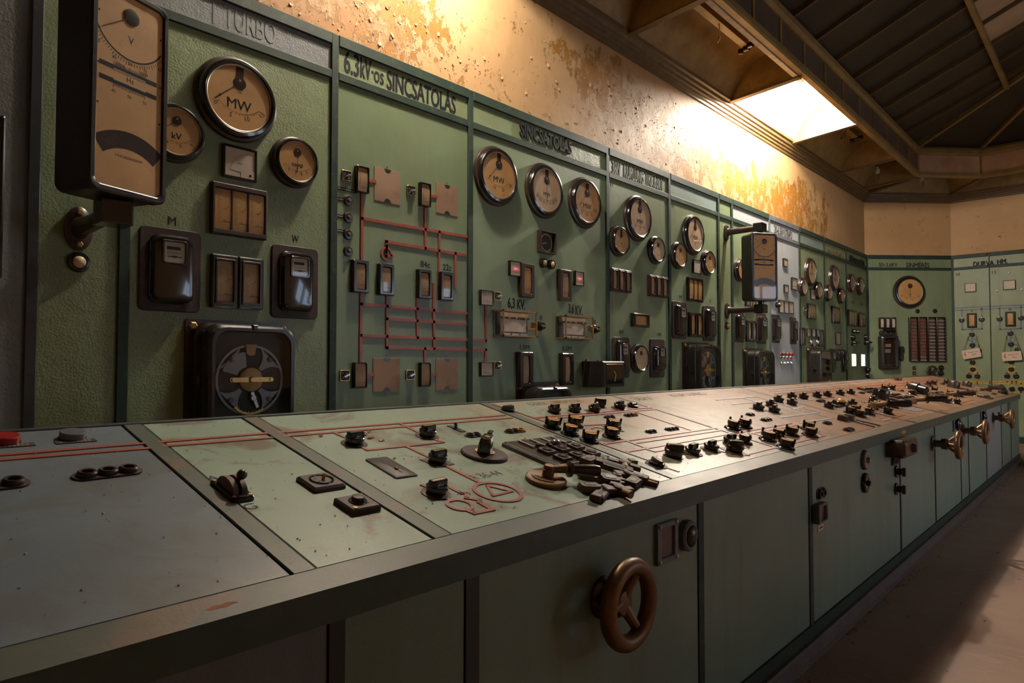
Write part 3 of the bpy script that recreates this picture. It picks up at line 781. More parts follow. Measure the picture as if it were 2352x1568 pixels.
# stepped crown moulding under the soffit
CR = [(0, 3.935), (.018, 3.940), (.022, 3.962), (.040, 3.968), (.046, 3.990), (.066, 3.996), (.072, 4.018), (.094, 4.024), (.104, 4.050), (.128, 4.056), (.132, 4.085), (.0, 4.085)]
sweep('trim_1', PLAN, CR, 'soffit_dark', kind='structure')
ceil = structure(thing('ceiling', 'coffered metal soffit with barrel-shaped lamp recesses around a dark glazed lantern', 'ceiling')); del ceil['category']
# inner beam of the soffit and clerestory band of the lantern
RING = [(-3.0, 2.345), (11.82, 2.345), (12.57, 1.634), (12.57, -1.83), (11.82, -2.54), (-3.0, -2.54)]
sweep('inner_beam', RING, [(-.02, 4.125), (.035, 4.125), (.045, 4.15), (.045, 4.20), (-.02, 4.20)], 'soffit_metal', parent=ceil)
sweep('peeled_flange', [(-3.0, 2.375), (7.0, 2.375)], [(-.05, 4.122), (.0, 4.118), (.0, 4.14), (-.05, 4.145)], 'peeled_paint', parent=ceil)
sweep('lantern_rail', RING, [(-.02, 4.47), (.03, 4.47), (.06, 4.50), (.06, 4.56), (.03, 4.60), (-.02, 4.60)], 'soffit_metal', parent=ceil)
def clerestory(a, b, n, mat):
    a, b = Vector(a), Vector(b); d = (b-a)/n; nn = Vector((d.y, -d.x)).normalized()
    for k in range(n):
        p, q = a+d*k, a+d*(k+1); e = d.normalized()*.022
        vs = [(x.x+nn.x*o, x.y+nn.y*o, z) for o in (.006, .012) for z in (4.20, 4.47) for x in (p+e, q-e)]
        world_obj('clerestory_pane', vs, [(0, 1, 3, 2), (4, 6, 7, 5), (0, 4, 5, 1), (2, 3, 7, 6), (0, 2, 6, 4), (1, 5, 7, 3)], mat, ceil)
        vs = [(x.x+nn.x*o, x.y+nn.y*o, z) for o in (-.005, .022) for z in (4.19, 4.48) for x in (p-e, p+e)]
        world_obj('clerestory_mullion', vs, [(0, 1, 3, 2), (4, 6, 7, 5), (0, 4, 5, 1), (2, 3, 7, 6), (0, 2, 6, 4), (1, 5, 7, 3)], 'soffit_metal', ceil)
NB = 23; BX = [11.65-.64*k for k in range(NB)]
clerestory((BX[-1], 2.345), (11.82, 2.345), NB, 'clerestory_glass')
clerestory(RING[1], RING[2], 1, 'clerestory_glass_lit')
clerestory(RING[2], RING[3], 4, 'clerestory_glass_lit')
clerestory(RING[3], RING[4], 1, 'clerestory_glass')
clerestory((11.82, -2.54), (BX[-1], -2.54), 12, 'clerestory_glass')
# glazed roof of the lantern: slopes up from the rail, purlins along it, one pane between each pair of bars
RS = .409
def roof_z(y): return 4.60 + RS*(2.33-y) if y > -.1 else 4.60 + RS*(2.33-(-.2-y))
HIP0 = Vector((11.82, 2.33)); HIPD = Vector((-.4142, -1.0))
def hip_x(y): return HIP0.x + HIPD.x*(2.33-y)
PUR = [2.33, 1.153, -.1]
for r in range(2):
    ya, yb = PUR[r], PUR[r+1]
    for k in range(NB):
        x1 = BX[k]+.64 if k else 12.2; x0 = BX[k]
        xa, xb = min(x1, hip_x(ya)), min(x1, hip_x(yb))
        if x0 > xb-.02:
            if x0 > xa-.02: continue
            P = [(x0, ya), (xa, ya), (x0, 2.33-(HIP0.x-x0)/.4142)]
        else: P = [(x0, ya), (xa, ya), (xb, yb), (x0, yb)]
        vs = [(x+.0, y, roof_z(y)+h) for h in (.02, .028) for x, y in P]; n = len(P)
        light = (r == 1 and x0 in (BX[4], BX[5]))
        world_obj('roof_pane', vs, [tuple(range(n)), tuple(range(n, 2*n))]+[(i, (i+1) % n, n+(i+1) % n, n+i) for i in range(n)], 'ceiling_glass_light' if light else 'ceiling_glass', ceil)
def bar3(name, p, q, w, h, mat, parent):
    p, q = Vector(p), Vector(q); d = (q-p).normalized(); s = d.cross(Vector((0, 0, 1))).normalized()*w/2; u = s.cross(d).normalized()*h/2
    vs = [tuple(e + a*s + b*u) for e in (p, q) for a, b in ((-1, -1), (1, -1), (1, 1), (-1, 1))]
    return world_obj(name, vs, [(0, 1, 2, 3), (4, 5, 6, 7), (0, 1, 5, 4), (1, 2, 6, 5), (2, 3, 7, 6), (3, 0, 4, 7)], mat, parent)
for k in range(NB):
    x = BX[k]; ye = max(-.1, 2.33-(HIP0.x-x)/.4142)
    bar3('glazing_bar', (x, 2.33, roof_z(2.33)+.0), (x, ye, roof_z(ye)+.0), .028, .05, 'soffit_dark', ceil)
bar3('purlin', (-3, 1.153, roof_z(1.153)-.03), (hip_x(1.153), 1.153, roof_z(1.153)-.03), .05, .07, 'soffit_metal', ceil)
bar3('ridge', (-3, -.1, roof_z(-.1)-.03), (hip_x(-.1), -.1, roof_z(-.1)-.03), .07, .09, 'soffit_metal', ceil)
APEX = (hip_x(-.1), -.1, roof_z(-.1))
for c in (RING[1], RING[2], RING[3], RING[4]): bar3('hip_bar', (c[0], c[1], 4.60), (APEX[0], APEX[1], APEX[2]-.02), .05, .07, 'soffit_metal', ceil)
for a, b in ((RING[1], RING[2]), (RING[2], RING[3]), (RING[3], RING[4])):
    n = 1 if a != RING[2] else 4; A = Vector((*a, 4.61)); B = Vector((*b, 4.61))
    for k in range(n):
        p, q = A+(B-A)*k/n, A+(B-A)*(k+1)/n
        world_obj('roof_pane', [tuple(p), tuple(q), APEX, *[(v[0], v[1], v[2]+.01) for v in (p, q, APEX)]], [(0, 1, 2), (3, 4, 5), (0, 1, 4, 3), (1, 2, 5, 4), (2, 0, 3, 5)], 'ceiling_glass', ceil)
        if k: bar3('glazing_bar', p, Vector(APEX), .03, .05, 'soffit_dark', ceil)
world_obj('roof_pane', [(-3, -.1, roof_z(-.1)+.02), (APEX[0], -.1, roof_z(-.1)+.02), (11.82, -2.54, 4.62), (-3, -2.54, 4.62), (-3, -.1, roof_z(-.1)+.03), (APEX[0], -.1, roof_z(-.1)+.03), (11.82, -2.54, 4.63), (-3, -2.54, 4.63)],
          [(0, 1, 2, 3), (4, 5, 6, 7), (0, 1, 5, 4), (1, 2, 6, 5), (2, 3, 7, 6), (3, 0, 4, 7)], 'ceiling_glass', ceil)
wbox('light_block_deck', -3.4, 13.6, -3.8, 3.6, 6.0, 6.1, 'soffit_dark', ceil)  # unseen slab added over the lantern to keep sky light out
for a_ in ((-3.4, 13.6, 3.3, 3.5), (-3.4, 13.6, -3.7, -3.5), (-3.4, -3.2, -3.6, 3.4), (13.35, 13.6, -3.6, 3.4)): wbox('light_block_wall', *a_, 4.55, 6.0, 'soffit_dark', ceil)  # unseen sides of the added slab, also closing off light leaks
wbox('back_gable', -3.2, -3.0, -3.4, 3.2, 4.6, 5.7, 'soffit_dark', ceil)
# coffers: barrel vaults along the switchboard wall between the crown and the inner beam
CELLS = [-2.9, -.66, 1.17, 3.0, 4.84, 6.84, 8.67, 10.5, 11.75]
def vault_pts(n=12): return [(3.085 - .735*i/n, 4.075 + .06*i/n + .34*math.sin(PI*i/n)**.75) for i in range(n+1)]
VP = vault_pts()
for k in range(len(CELLS)-1):
    x0, x1 = CELLS[k]+.03, CELLS[k+1]-.03
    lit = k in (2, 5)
    vs = [(x, y, z) for x in (x0-.02, x1+.02) for y, z in VP] + [(x, y, z+.01) for x in (x0-.02, x1+.02) for y, z in VP]; n = len(VP)
    fs = [(i, i+1, n+i+1, n+i) for i in range(n-1)] + [(2*n+i, 2*n+i+1, 3*n+i+1, 3*n+i) for i in range(n-1)]
    world_obj('coffer_vault', vs, fs, 'vault_lit' if lit else 'soffit_metal', ceil, smooth=60)
for k, x in enumerate(CELLS):
    P = [(3.085, 4.055), *[(y, z) for y, z in VP], (2.35, 4.11)]
    vs = [(xx, y, z) for xx in (x-.012, x+.012) for y, z in P]; n = len(P)
    world_obj('coffer_partition', vs, [tuple(range(n)), tuple(range(n, 2*n))]+[(i, (i+1) % n, n+(i+1) % n, n+i) for i in range(n)], 'soffit_metal', ceil)
    bar3('partition_flange', (x, 3.09, 4.052), (x, 2.36, 4.112), .07, .012, 'soffit_dark', ceil)
# the lamp recesses turn the corner above the angled panel and the end wall
def soffit_bay(a0, a1, b0, b1, name='coffer_sheet'):
    A = [Vector((*a0, 4.075)), Vector((*a1, 4.075)), Vector((*b1, 4.135)), Vector((*b0, 4.135))]
    m = [A[i]+(sum(A, Vector())/4-A[i])*.3+Vector((0, 0, .28)) for i in range(4)]
    vs = [tuple(v) for v in A+m]
    world_obj(name, vs, [(4, 5, 6, 7), (0, 1, 5, 4), (1, 2, 6, 5), (2, 3, 7, 6), (3, 0, 4, 7)], 'soffit_metal', ceil)
soffit_bay((12.06, 3.08), (13.10, 2.10), (11.84, 2.35), (12.58, 1.64))
soffit_bay((11.75, 3.085), (12.06, 3.08), (11.75, 2.35), (11.82, 2.35))
soffit_bay((13.10, 2.10), (13.10, 0), (12.58, 1.64), (12.58, 0))
soffit_bay((13.10, 0), (13.10, -2.3), (12.58, 0), (12.58, -1.83))
soffit_bay((13.10, -2.3), (12.12, -3.27), (12.58, -1.83), (11.84, -2.55))
soffit_bay((12.12, -3.27), (-3, -3.27), (11.84, -2.55), (-3, -2.55))
for a, b in (((12.075, 3.09), (11.82, 2.345)), ((13.11, 2.11), (12.57, 1.634)), ((13.1, 0), (12.57, 0))):
    bar3('partition_flange', (*a, 4.055), (*b, 4.118), .07, .014, 'soffit_dark', ceil)
# dead batten fittings and lamps in the coffers
def batten(x0, x1, label, tail):
    t = thing('batten_light', label, 'light fitting', Matrix.Translation(((x0+x1)/2, 2.72, 4.40))); L = (x1-x0)/2
    m = MB(); m.v = []; m.box(-L, L, -.03, .05, -.035, .035); m.build('channel', 'soffit_metal', t, smooth=0)
    for k, (dx, dy) in enumerate(((-.02, -.06), (.05, .0), (.10, .07))):
        c = MB(); c.lathe([(.028, -.02), (.030, .03), (.024, .035)], 14); c.xform(Matrix.Translation((L+dx*.6, dy, -.04)) @ Matrix.Rotation(R(20*k-20), 4, 'Z')); c.build('lamp_holder', 'bakelite', t)
    c = MB(); c.tube([(L*.1, -.04, .02), (L*.3, -.11, -.03), (L*.42, -.10, -.10), (L*.36, -.04, -.05)], .006, 6); c.build('loose_wire', 'brass_dull' if tail else 'bakelite', t)
    return t
batten(5.0, 6.35, 'unlit steel batten fitting with bare lamp holders in the coffer before the bright one', True)
batten(8.9, 10.0, 'unlit steel batten fitting in the coffer beyond the bright one', False)
batten(3.25, 4.55, 'unlit steel batten fitting in the coffer nearest the picture top', False)
def hanging_bulb(x, y, z, label, lit=False):
    t = thing('light_bulb', label, 'light bulb', Matrix.Translation((x, y, z)))
    m = MB(); m.lathe([(.020, -.11), (.022, -.03), (.018, -.02)], 14); m.xform(Matrix.Rotation(R(90), 4, 'X')); m.build('lamp_holder', 'bakelite', t)
    b = MB(); b.lathe([(.014, -.02), (.018, -.035+.04), (.034, .035), (.036, .055), (.026, .085), (.001, .095)], 18); b.xform(Matrix.Rotation(R(-90), 4, 'X') @ Matrix.Rotation(R(180), 4, 'X')); b.build('bulb', 'lamp_glow' if lit else 'register_white', t)
    m = MB(); m.tube([(0, 0, .0), (0, .02, .14), (.05, .0, .18)], .005, 6); m.xform(Matrix.Rotation(R(90), 4, 'X')); m.build('wire', 'bakelite', t)
    return t
hanging_bulb(11.2, 2.75, 4.22, 'clear unlit bulb hanging in the last straight coffer before the corner')
hanging_bulb(12.30, 2.38, 4.26, 'clear unlit bulb hanging in the coffer above the angled panel')
def spiral_lamp(x, y, z, label):
    t = thing('light_bulb', label, 'light bulb', Matrix.Translation((x, y, z)))
    m = MB(); m.tube([(0, 0, .0), (-.09, 0, .02)], .020, 12); m.build('lamp_holder', 'bakelite', t)
    b = MB(); b.tube([(0, 0, 0), (.05, 0, .0), (.11, 0, 0), (.135, 0, 0)], .026, 14); b.build('bulb', 'lamp_glow', t)
    return t
spiral_lamp(8.0, 2.62, 4.33, 'glowing lamp at the far end of the bright coffer')
spiral_lamp(7.0, 2.62, 4.36, 'glowing lamp at the near end of the bright coffer')
spiral_lamp(2.4, 2.62, 4.34, 'glowing lamp in the coffer above the first panels')

# ------------------------------------------------------------------ switchboard panels
ZTOP, ZH1, ZH0 = 3.05, 2.845, 2.80     # top of the frame, upper and lower edge of the header rail
def panel(x0, x1, label, face, header, bar='dark_green_paint', post=.045, last=False, on=None, z_top=ZTOP, text=None, zrail=True):
    M = Matrix.Identity(4) if on is None else on
    d0 = -DW if on is None else 0
    def B(name, u0, u1, v0, v1, a, b, mat):
        m = MB(); m.box(u0, u1, v0, v1, d0+a, d0+b); return m.build(name, mat, t, smooth=0)
    t = thing('switchboard', label, 'switchboard panel', M)
    B('face_sheet', x0+.002, x1-.002, .06, ZH0+.01, -.028, 0, face)
    if header: B('header_plate', x0+.002, x1-.002, ZH1-.01, ZTOP-.05, -.028, 0, header)
    m = MB(); m.cbox(x0-post/2, x0+post/2, .0, ZTOP, d0-.028, d0+.013, .003); m.build('post', bar, t, smooth=0)
    if last:
        m = MB(); m.cbox(x1-post/2, x1+post/2, .0, ZTOP, d0-.028, d0+.013, .003); m.build('post', bar, t, smooth=0)
    m = MB(); m.cbox(x0+post/2-.001, x1-post/2+.001, ZTOP-.062, ZTOP, d0-.028, d0+.016, .003); m.build('top_rail', bar, t, smooth=0)
    if header: m = MB(); m.cbox(x0+post/2-.001, x1-post/2+.001, ZH0, ZH1, d0-.028, d0+.014, .003); m.build('header_rail', bar, t, smooth=0)
    m = MB(); m.cbox(x0+post/2-.001, x1-post/2+.001, .0, .10, d0-.028, d0+.012, .003); m.build('base_rail', bar, t, smooth=0)
    for tx in text or ():
        s, pp, h, w, mat = tx[:5]
        if w is None: (ua, va), (ub, vb) = pp; u, v, w = (ua+ub)/2, (va+vb)/2, ub-ua
        else: u, v = pp
        th = tx[5] if len(tx) > 5 else None; rot = tx[6] if len(tx) > 6 else 0
        m = MB(); m.text(s, u, v, h, d0+.0008, w, rot, None if th is None else d0+th, bold=.026 if h > .06 else .015); m.build('lettering', mat, t, smooth=0)
    return t
def lines(t, polys, mat, w=.017, d=.007, name='mimic_line', d0=None):
    z = -DW if d0 is None else d0
    for P in polys:
        m = MB(); m.line(P, w, z+.0, z+d); m.build(name, mat, t, smooth=0)
PB = 'print_black'
panel(-1.4, .66, 'grey painted panel before the first black strip, with a black meter edge', 'grey_paint_coarse', 'grey_paint_coarse', 'black_strip_paint', .04)
panel(.66, .987, 'narrow green panel behind the large synchronoscope', 'green_paint_coarse', 'grey_paint_coarse', 'black_strip_paint', .04)
panel(.987, 2.013, 'green panel with grey header whose painted-over letters read TURBO', 'green_paint_coarse', 'grey_paint_coarse',
      text=[('1', ((1.351,2.915), (1.357,2.915)), .10, None, 'relief_grey', .0015), ('TURBO', ((1.405,2.917), (1.671,2.930)), .105, None, 'relief_grey', .0015), ('M', (1.182,1.891), .036, .034, PB), ('W', (1.791,1.894), .036, .038, PB)])
p2 = panel(2.013, 3.041, 'green panel with black painted header 6.3kV-os SINCSATOLÁS and red mimic lines', 'green_paint_smooth', 'green_paint_coarse',
      text=[('6.3', ((2.077,2.917), (2.171,2.931)), .125, None, PB), ('kV', ((2.183,2.923), (2.254,2.926)), .115, None, PB), ('-', ((2.257,2.922), (2.272,2.922)), .014, None, PB), ('os', ((2.276,2.900), (2.343,2.906)), .066, None, PB), ('SINCSATOLÁS', ((2.368,2.914), (2.911,2.937)), .140, None, PB),
            ('84c', (2.666,1.856), .040, .075, PB), ('22c', (2.845,1.856), .040, .07, PB)])
LN = [[(2.199,2.198), (2.199,1.842)], [(2.198,1.635), (2.196,1.266)], [(2.661,2.197), (2.662,1.955)], [(2.200,2.064), (3.008,2.076)], [(2.367,1.892), (2.370,1.956), (3.001,1.952)],
      [(2.775,2.071), (2.773,1.737), (2.795,1.736)], [(2.912,1.956), (2.913,1.735)], [(2.376,1.634), (2.378,1.340), (3.011,1.337)], [(2.199,1.582), (3.010,1.575)],
      [(2.377,1.507), (3.006,1.504)], [(2.200,1.405), (3.011,1.402)], [(2.622,1.742), (2.599,1.740), (2.604,1.405)], [(2.730,1.738), (2.736,1.341)], [(2.663,1.340), (2.663,1.265)],
      [(2.245,2.289), (2.284,2.292)], [(2.702,2.286), (2.748,2.289)], [(2.241,1.188), (2.285,1.185)], [(2.709,1.182), (2.755,1.182)]]
lines(p2, LN, 'red_line')
lp = (2.370,1.885,0.03561)
m = MB(); m.arc(lp[0], lp[1], lp[2]*.82, lp[2]*1.12, -20, 285, -DW, -DW+.007, 26); m.build('mimic_loop', 'red_line', p2, smooth=0)
lines(p2, [[(2.370,1.931), (2.367,1.872), (2.411,1.877)]], 'red_line')
p3 = panel(3.041, 4.62, 'wide green panel headed by raised black letters SINCSATOLÁS', 'green_paint_smooth', 'green_paint_coarse',
      text=[('SINCSATOLÁS', ((3.531,2.922), (4.131,2.947)), .118, None, PB, .010), ('6,3', ((3.411,1.664), (3.481,1.666)), .080, None, PB), ('KV.', ((3.508,1.664), (3.592,1.667)), .070, None, PB), ('3,6', ((4.099,1.666), (4.165,1.670)), .080, None, PB), ('KV.', ((4.187,1.664), (4.278,1.666)), .074, None, PB),
            ('I.SM', (3.587,1.364), .032, .10, PB), ('II.SM', (4.076,1.363), .032, .11, PB), ('II', (3.766,1.582), .034, .026, PB), ('II', (4.442,1.584), .034, .026, PB)])
lines(p3, [[(3.062,1.403), (3.191,1.401), (3.190,1.629)], [(3.062,1.338), (3.191,1.340), (3.187,1.267)]], 'red_line')
m = MB(); m.box(3.62, 3.75, 1.492, 1.506, -DW, -DW+.002); m.build('orange_tape', 'amber', p3, smooth=0)
panel(4.62, 5.64, 'green panel with a ghost header of scraped letters 36kV KUPLUNG', 'green_paint', 'green_paint_coarse',
      text=[('36kV', ((4.700,2.900), (4.825,2.904)), .115, None, 'print_ghost', .003), ('KUPLUNG', ((4.879,2.905), (5.197,2.917)), .115, None, 'print_ghost', .003), ('TRF.63kV', ((5.226,2.915), (5.541,2.926)), .115, None, 'print_ghost', .003), ('AW', (4.827,1.516), .034, .07, PB), ('VW', (5.453,1.514), .034, .07, PB), ('11', (4.693,2.750), .034, .03, PB), ('43', (5.579,2.753), .034, .045, PB)])
panel(5.64, 6.67, 'green panel with an empty blue-grey header plate', 'green_paint', 'bluegrey_paint',
      text=[('51', (5.718,2.752), .034, .04, PB), ('M', (5.857,1.889), .034, .045, PB), ('V', (6.479,1.889), .034, .04, PB)])
panel(6.67, 7.0, 'narrow plain green panel holding the far bracket arms', 'green_paint', 'green_paint')
panel(7.0, 8.04, 'green panel with a pale grey header behind the far synchronoscope', 'green_paint', 'grey_paint')
panel(8.04, 9.04, 'pale grey panel headed 20-6.3kV II.TRAFO', 'grey_paint', 'grey_paint', 'dark_grey_paint',
      text=[('20-6.3kV', ((8.210,2.897), (8.521,2.899)), .095, None, PB), ('II.TRAFO', ((8.550,2.897), (8.803,2.900)), .095, None, PB)])
panel(9.04, 10.0, 'green panel with a blank bluish header after the grey one', 'green_paint', 'bluegrey_paint')
panel(10.0, 11.0, 'green panel headed by small dark letters TRAFO', 'green_paint', 'green_paint', text=[('6kV-os ÁLL. I TRAFÓ', (10.493,2.873), .11, .60, 'print_faint', .004)])
panel(11.0, 12.12, 'green panel headed by bold black letters MÉRÉS in the room corner', 'green_paint', 'green_paint',
      text=[('FŐÜZEMEI MÉRÉS', (11.570,2.892), .10, .80, PB, .02), ('63kV', (11.373,2.210), .045, .16, PB), ('36kV', (11.841,2.213), .045, .16, PB)])
panel(.0, 1.4637, 'angled green corner panel headed 50~3,6KV SINMÉRÉS', 'green_paint', 'green_paint', on=MA0, last=False,
      text=[('50~3,6KV', ((0.2123,2.884), (0.5251,2.887)), .075, None, PB), ('SINMÉRÉS', ((0.6746,2.895), (1.076,2.898)), .095, None, PB)])
pe = panel(.0, .511, 'green end wall panel with hanging red-flash warning tag under meter I', 'green_paint', 'green_paint', on=ME0,
      text=[('DURVA', ((0.3004,2.875), (0.5752,2.876)), .075, None, PB, .015), ('I', (0.2727,2.821), .040, .01, PB), ('34', (0.08099,2.730), .05, .06, PB), ('I', (0.263,2.112), .040, .01, PB)])
pf = panel(.511, 1.03, 'green end wall panel with hanging red-flash warning tag under meter II', 'green_paint', 'green_paint', on=ME0, post=.012,
      text=[('HM.', ((0.6212,2.886), (0.7514,2.879)), .075, None, PB, .015), ('II', (0.7756,2.821), .040, .03, PB), ('13', (0.5723,2.721), .05, .05, PB), ('II', (0.7707,2.113), .040, .03, PB)])
panel(1.03, 2.6, 'green end wall panel outside the picture', 'green_paint', 'green_paint', on=ME0)
BL = 'blue_line'
lines(pe, [[(0.0285,2.175), (0.5104,2.173)], [(0.02778,2.133), (0.5097,2.134)], [(0.1254,2.140), (0.1256,1.809), (0.3993,1.814), (0.3996,2.154)], [(0.2611,1.804), (0.2602,1.454)], [(0.3004,1.550), (0.3505,1.546), (0.3492,1.475)]], BL, .016, .006, d0=0)
lines(pf, [[(0.5104,2.173), (1.003,2.172)], [(0.5097,2.134), (1.002,2.135)], [(0.6359,2.141), (0.6353,1.799), (0.9034,1.803), (0.9101,2.160)], [(0.7703,1.794), (0.7694,1.448)], [(0.8104,1.555), (0.8567,1.550), (0.8554,1.482)]], BL, .016, .006, d0=0)
YL = 'yellow_line'
lines(pe, [[(0.2614,1.355), (0.2594,1.141), (0.2061,1.094), (0.2037,0.9549)], [(0.2586,1.098), (0.3218,1.095), (0.3188,0.9288)], [(0.03782,0.9554), (0.4883,0.9603)], [(0.1101,0.928), (0.4877,0.9302)]], YL, .017, .006, d0=0)
lines(pf, [[(0.7732,1.352), (0.7693,1.145), (0.7148,1.099), (0.7123,0.9646)], [(0.7685,1.103), (0.8295,1.101), (0.8264,0.9393)], [(0.4883,0.9603), (0.98,0.9649)], [(0.4877,0.9302), (0.9794,0.9323)], [(0.7743,0.9657), (0.771,0.7936), (0.8842,0.797), (0.887,0.9405)]], YL, .02, .006, d0=0)

# ------------------------------------------------------------------ instruments on the switchboard, panel by panel
def RG(c, label, on=onW, **k): return round_gauge(on(c[0], c[1]), label, c[2], **k)
def EM(q, label, cols=1, on=onW, rot=0, **k): return edge_meter(on(q[0], q[1], 0, rot), label, q[2], q[3], cols, **k)
def SM(q, label, on=onW, **k): return square_meter(on(q[0], q[1]), label, q[2], q[3], **k)
def KM(q, label, on=onW, **k): return energy_meter(on(q[0], q[1]), label, q[2], q[3], **k)
def SS(q, label, on=onW): return selector_switch(on(q[0], q[1]), label, q[2], q[3])
# grey panel at the picture edge
edge_meter(onW(.48, 1.88), 'black meter with rounded corners on the grey panel', .16, .62, 1, unit='', depth=.04)
# synchronoscopes on their swivel arms
def sync(px_u, px_v, w, h, rot, label, text):
    pass
ARM1 = bracket_arm(onW(.816, 1.80), 'dark cast bracket arm under the big synchronoscope', .436)
synchronoscope(Matrix.Translation((.837, 2.635, 2.222)) @ Matrix.Rotation(R(20.3), 4, 'Z'), 'big black synchronoscope case on a swivel arm, with kV arc and Hz strips', .31, .752, .20)
push_button(onW(*(0.819,1.663)), 'ivory push button in a black collar below the big bracket arm', .042)
ARM2 = bracket_arm(onW(6.862, 2.66), 'upper of the two bracket arms of the far synchronoscope', .376, False)
ARM3 = bracket_arm(onW(6.862, 1.815), 'lower of the two bracket arms of the far synchronoscope', .376, True)
synchronoscope(Matrix.Translation((6.800, 2.722, 2.240)) @ Matrix.Rotation(R(-31), 4, 'Z'), 'far synchronoscope case held between two bracket arms', .31, .70, .20, text=False)
push_button(onW(*(6.861,1.653)), 'small amber button in a black collar below the far bracket arms', .042, 'amber')
# panel TURBO
RG((1.181,2.289,0.1349), 'small kV gauge half hidden by the synchronoscope case', unit='kV', nums=(('4', .25), ('5', .6), ('6', .9)), needle=-50, tongue=False)
RG((1.467,2.524,0.2041), 'largest MW gauge, on the TURBO panel, scale 5 10 15', unit='MW', nums=(('0', 0), ('5', .33), ('10', .66), ('15', 1)), needle=-49, uh=.19, extra=(('AEG', 0, .17, .055),))
RG((1.776,2.286,0.1319), 'cos φ gauge with upright pointer on the TURBO panel', unit='cosφ', nums=(('1', 0), ('9', .2), ('7', .45), ('5', .65), ('3', .85)), needle=0, tongue=False, uh=.15)
SM((1.486,2.218,0.1684,0.1592), 'square cream meter just under the largest MW gauge')
EM((1.486,1.982,0.2752,0.2466), 'brown framed triple ammeter with curled amber scales on the TURBO panel', 3, frame='bakelite_plate', plate='dial_ochre', nums=('500', '1000', '1500'))
KM((1.177,1.667,0.2633,0.3731), 'black energy meter under the letter M on the TURBO panel')
KM((1.790,1.666,0.2626,0.373), 'black energy meter under the letter W on the TURBO panel')
EM((1.481,1.637,0.2567,0.2513), 'double meter with V scales between the M and W energy meters', 2, sep=True, unit='V', nums=('50', '100', '150'), margin=.20)
relay(onW(1.497, (1.467,1.172)[1]), 'large black relay with round brass movement, behind the near desk edge', .507, .56, .17)
# panel 6.3kV-os SINCSATOLAS
SS((2.095,2.285,0.06168,0.05823), 'brass rimmed switch at the upper left of the red mimic, beside the first tall meter')
SS((2.548,2.288,0.06664,0.06081), 'brass rimmed switch high on the red mimic, between cover plate and meter')
SS((2.094,1.182,0.06384,0.062), 'brass rimmed switch low on the red mimic, nearest the TURBO panel')
SS((2.549,1.180,0.06609,0.05985), 'brass rimmed switch low on the red mimic, between cover plate and meter')
EM((2.189,2.280,0.0843,0.1502), 'open black edgewise meter at the top of the red mimic, nearest the TURBO panel', margin=.12, vm=.06, unit='')
EM((2.647,2.280,0.08286,0.1449), 'open black edgewise meter at the top of the red mimic, beside the second cover plate', margin=.12, vm=.06, unit='')
EM((2.186,1.183,0.0863,0.1428), 'open black edgewise meter at the bottom of the red mimic, nearest the TURBO panel', margin=.12, vm=.06, unit='')
EM((2.654,1.181,0.08236,0.148), 'open black edgewise meter at the bottom of the red mimic, beside the second cover plate', margin=.12, vm=.06, unit='')
EM((2.181,1.733,0.1067,0.1825), 'thick framed ammeter on the first vertical of the red mimic', margin=.24)
EM((2.358,1.731,0.108,0.1813), 'thick framed ammeter under the red loop of the mimic', margin=.24)
EM((2.644,1.730,0.1064,0.1779), 'thick framed ammeter under the number 84c', margin=.22)
EM((2.823,1.732,0.1098,0.1782), 'thick framed ammeter under the number 22c', margin=.22)
for q, l in (((2.375,2.283,0.1874,0.1971), 'blank brown cover plate at the upper middle of the red mimic'), ((2.841,2.286,0.1849,0.1893), 'blank brown cover plate at the upper end of the red mimic'),
             ((2.378,1.182,0.1922,0.194), 'blank brown cover plate at the lower middle of the red mimic'), ((2.845,1.181,0.1872,0.1974), 'blank brown cover plate at the lower end of the red mimic')):
    blanking_plate(onW(q[0], q[1]), l, q[2], q[3])
for p, l in (((2.107,2.149), 'first (topmost) round push button beside the red mimic'), ((2.108,2.054), 'second round push button from the top beside the red mimic'),
             ((2.109,1.960), 'third round push button from the top beside the red mimic'), ((2.110,1.868), 'lowest round push button beside the red mimic')):
    place('stud', onW(*p), l, lambda M, L: stud_button(M, L, .030))
def nameplate(M, label, w, h):
    t = thing('nameplate', label, 'nameplate', M)
    pl = MB().box(-w/2, w/2, -h/2, h/2, 0, .003).build('plate', 'print_black', t, smooth=0)
    m = MB()
    for i in range(9): m.seg((-w*.42+w*.84*i/9, 0), (-w*.42+w*.84*(i+.6)/9, 0), h*.35, .0031, .0034)
    m.build('engraving', 'register_white', pl, smooth=0)
for p, w, l in (((2.098,2.208), .13, 'long black nameplate under the upper left mimic switch'), ((2.054,2.149), .055, 'small black nameplate beside the topmost push button'),
                ((2.050,2.055), .06, 'small black nameplate beside the second push button'), ((2.053,1.974), .06, 'small black nameplate above the third push button')):
    nameplate(onW(*p), l, w, .018)
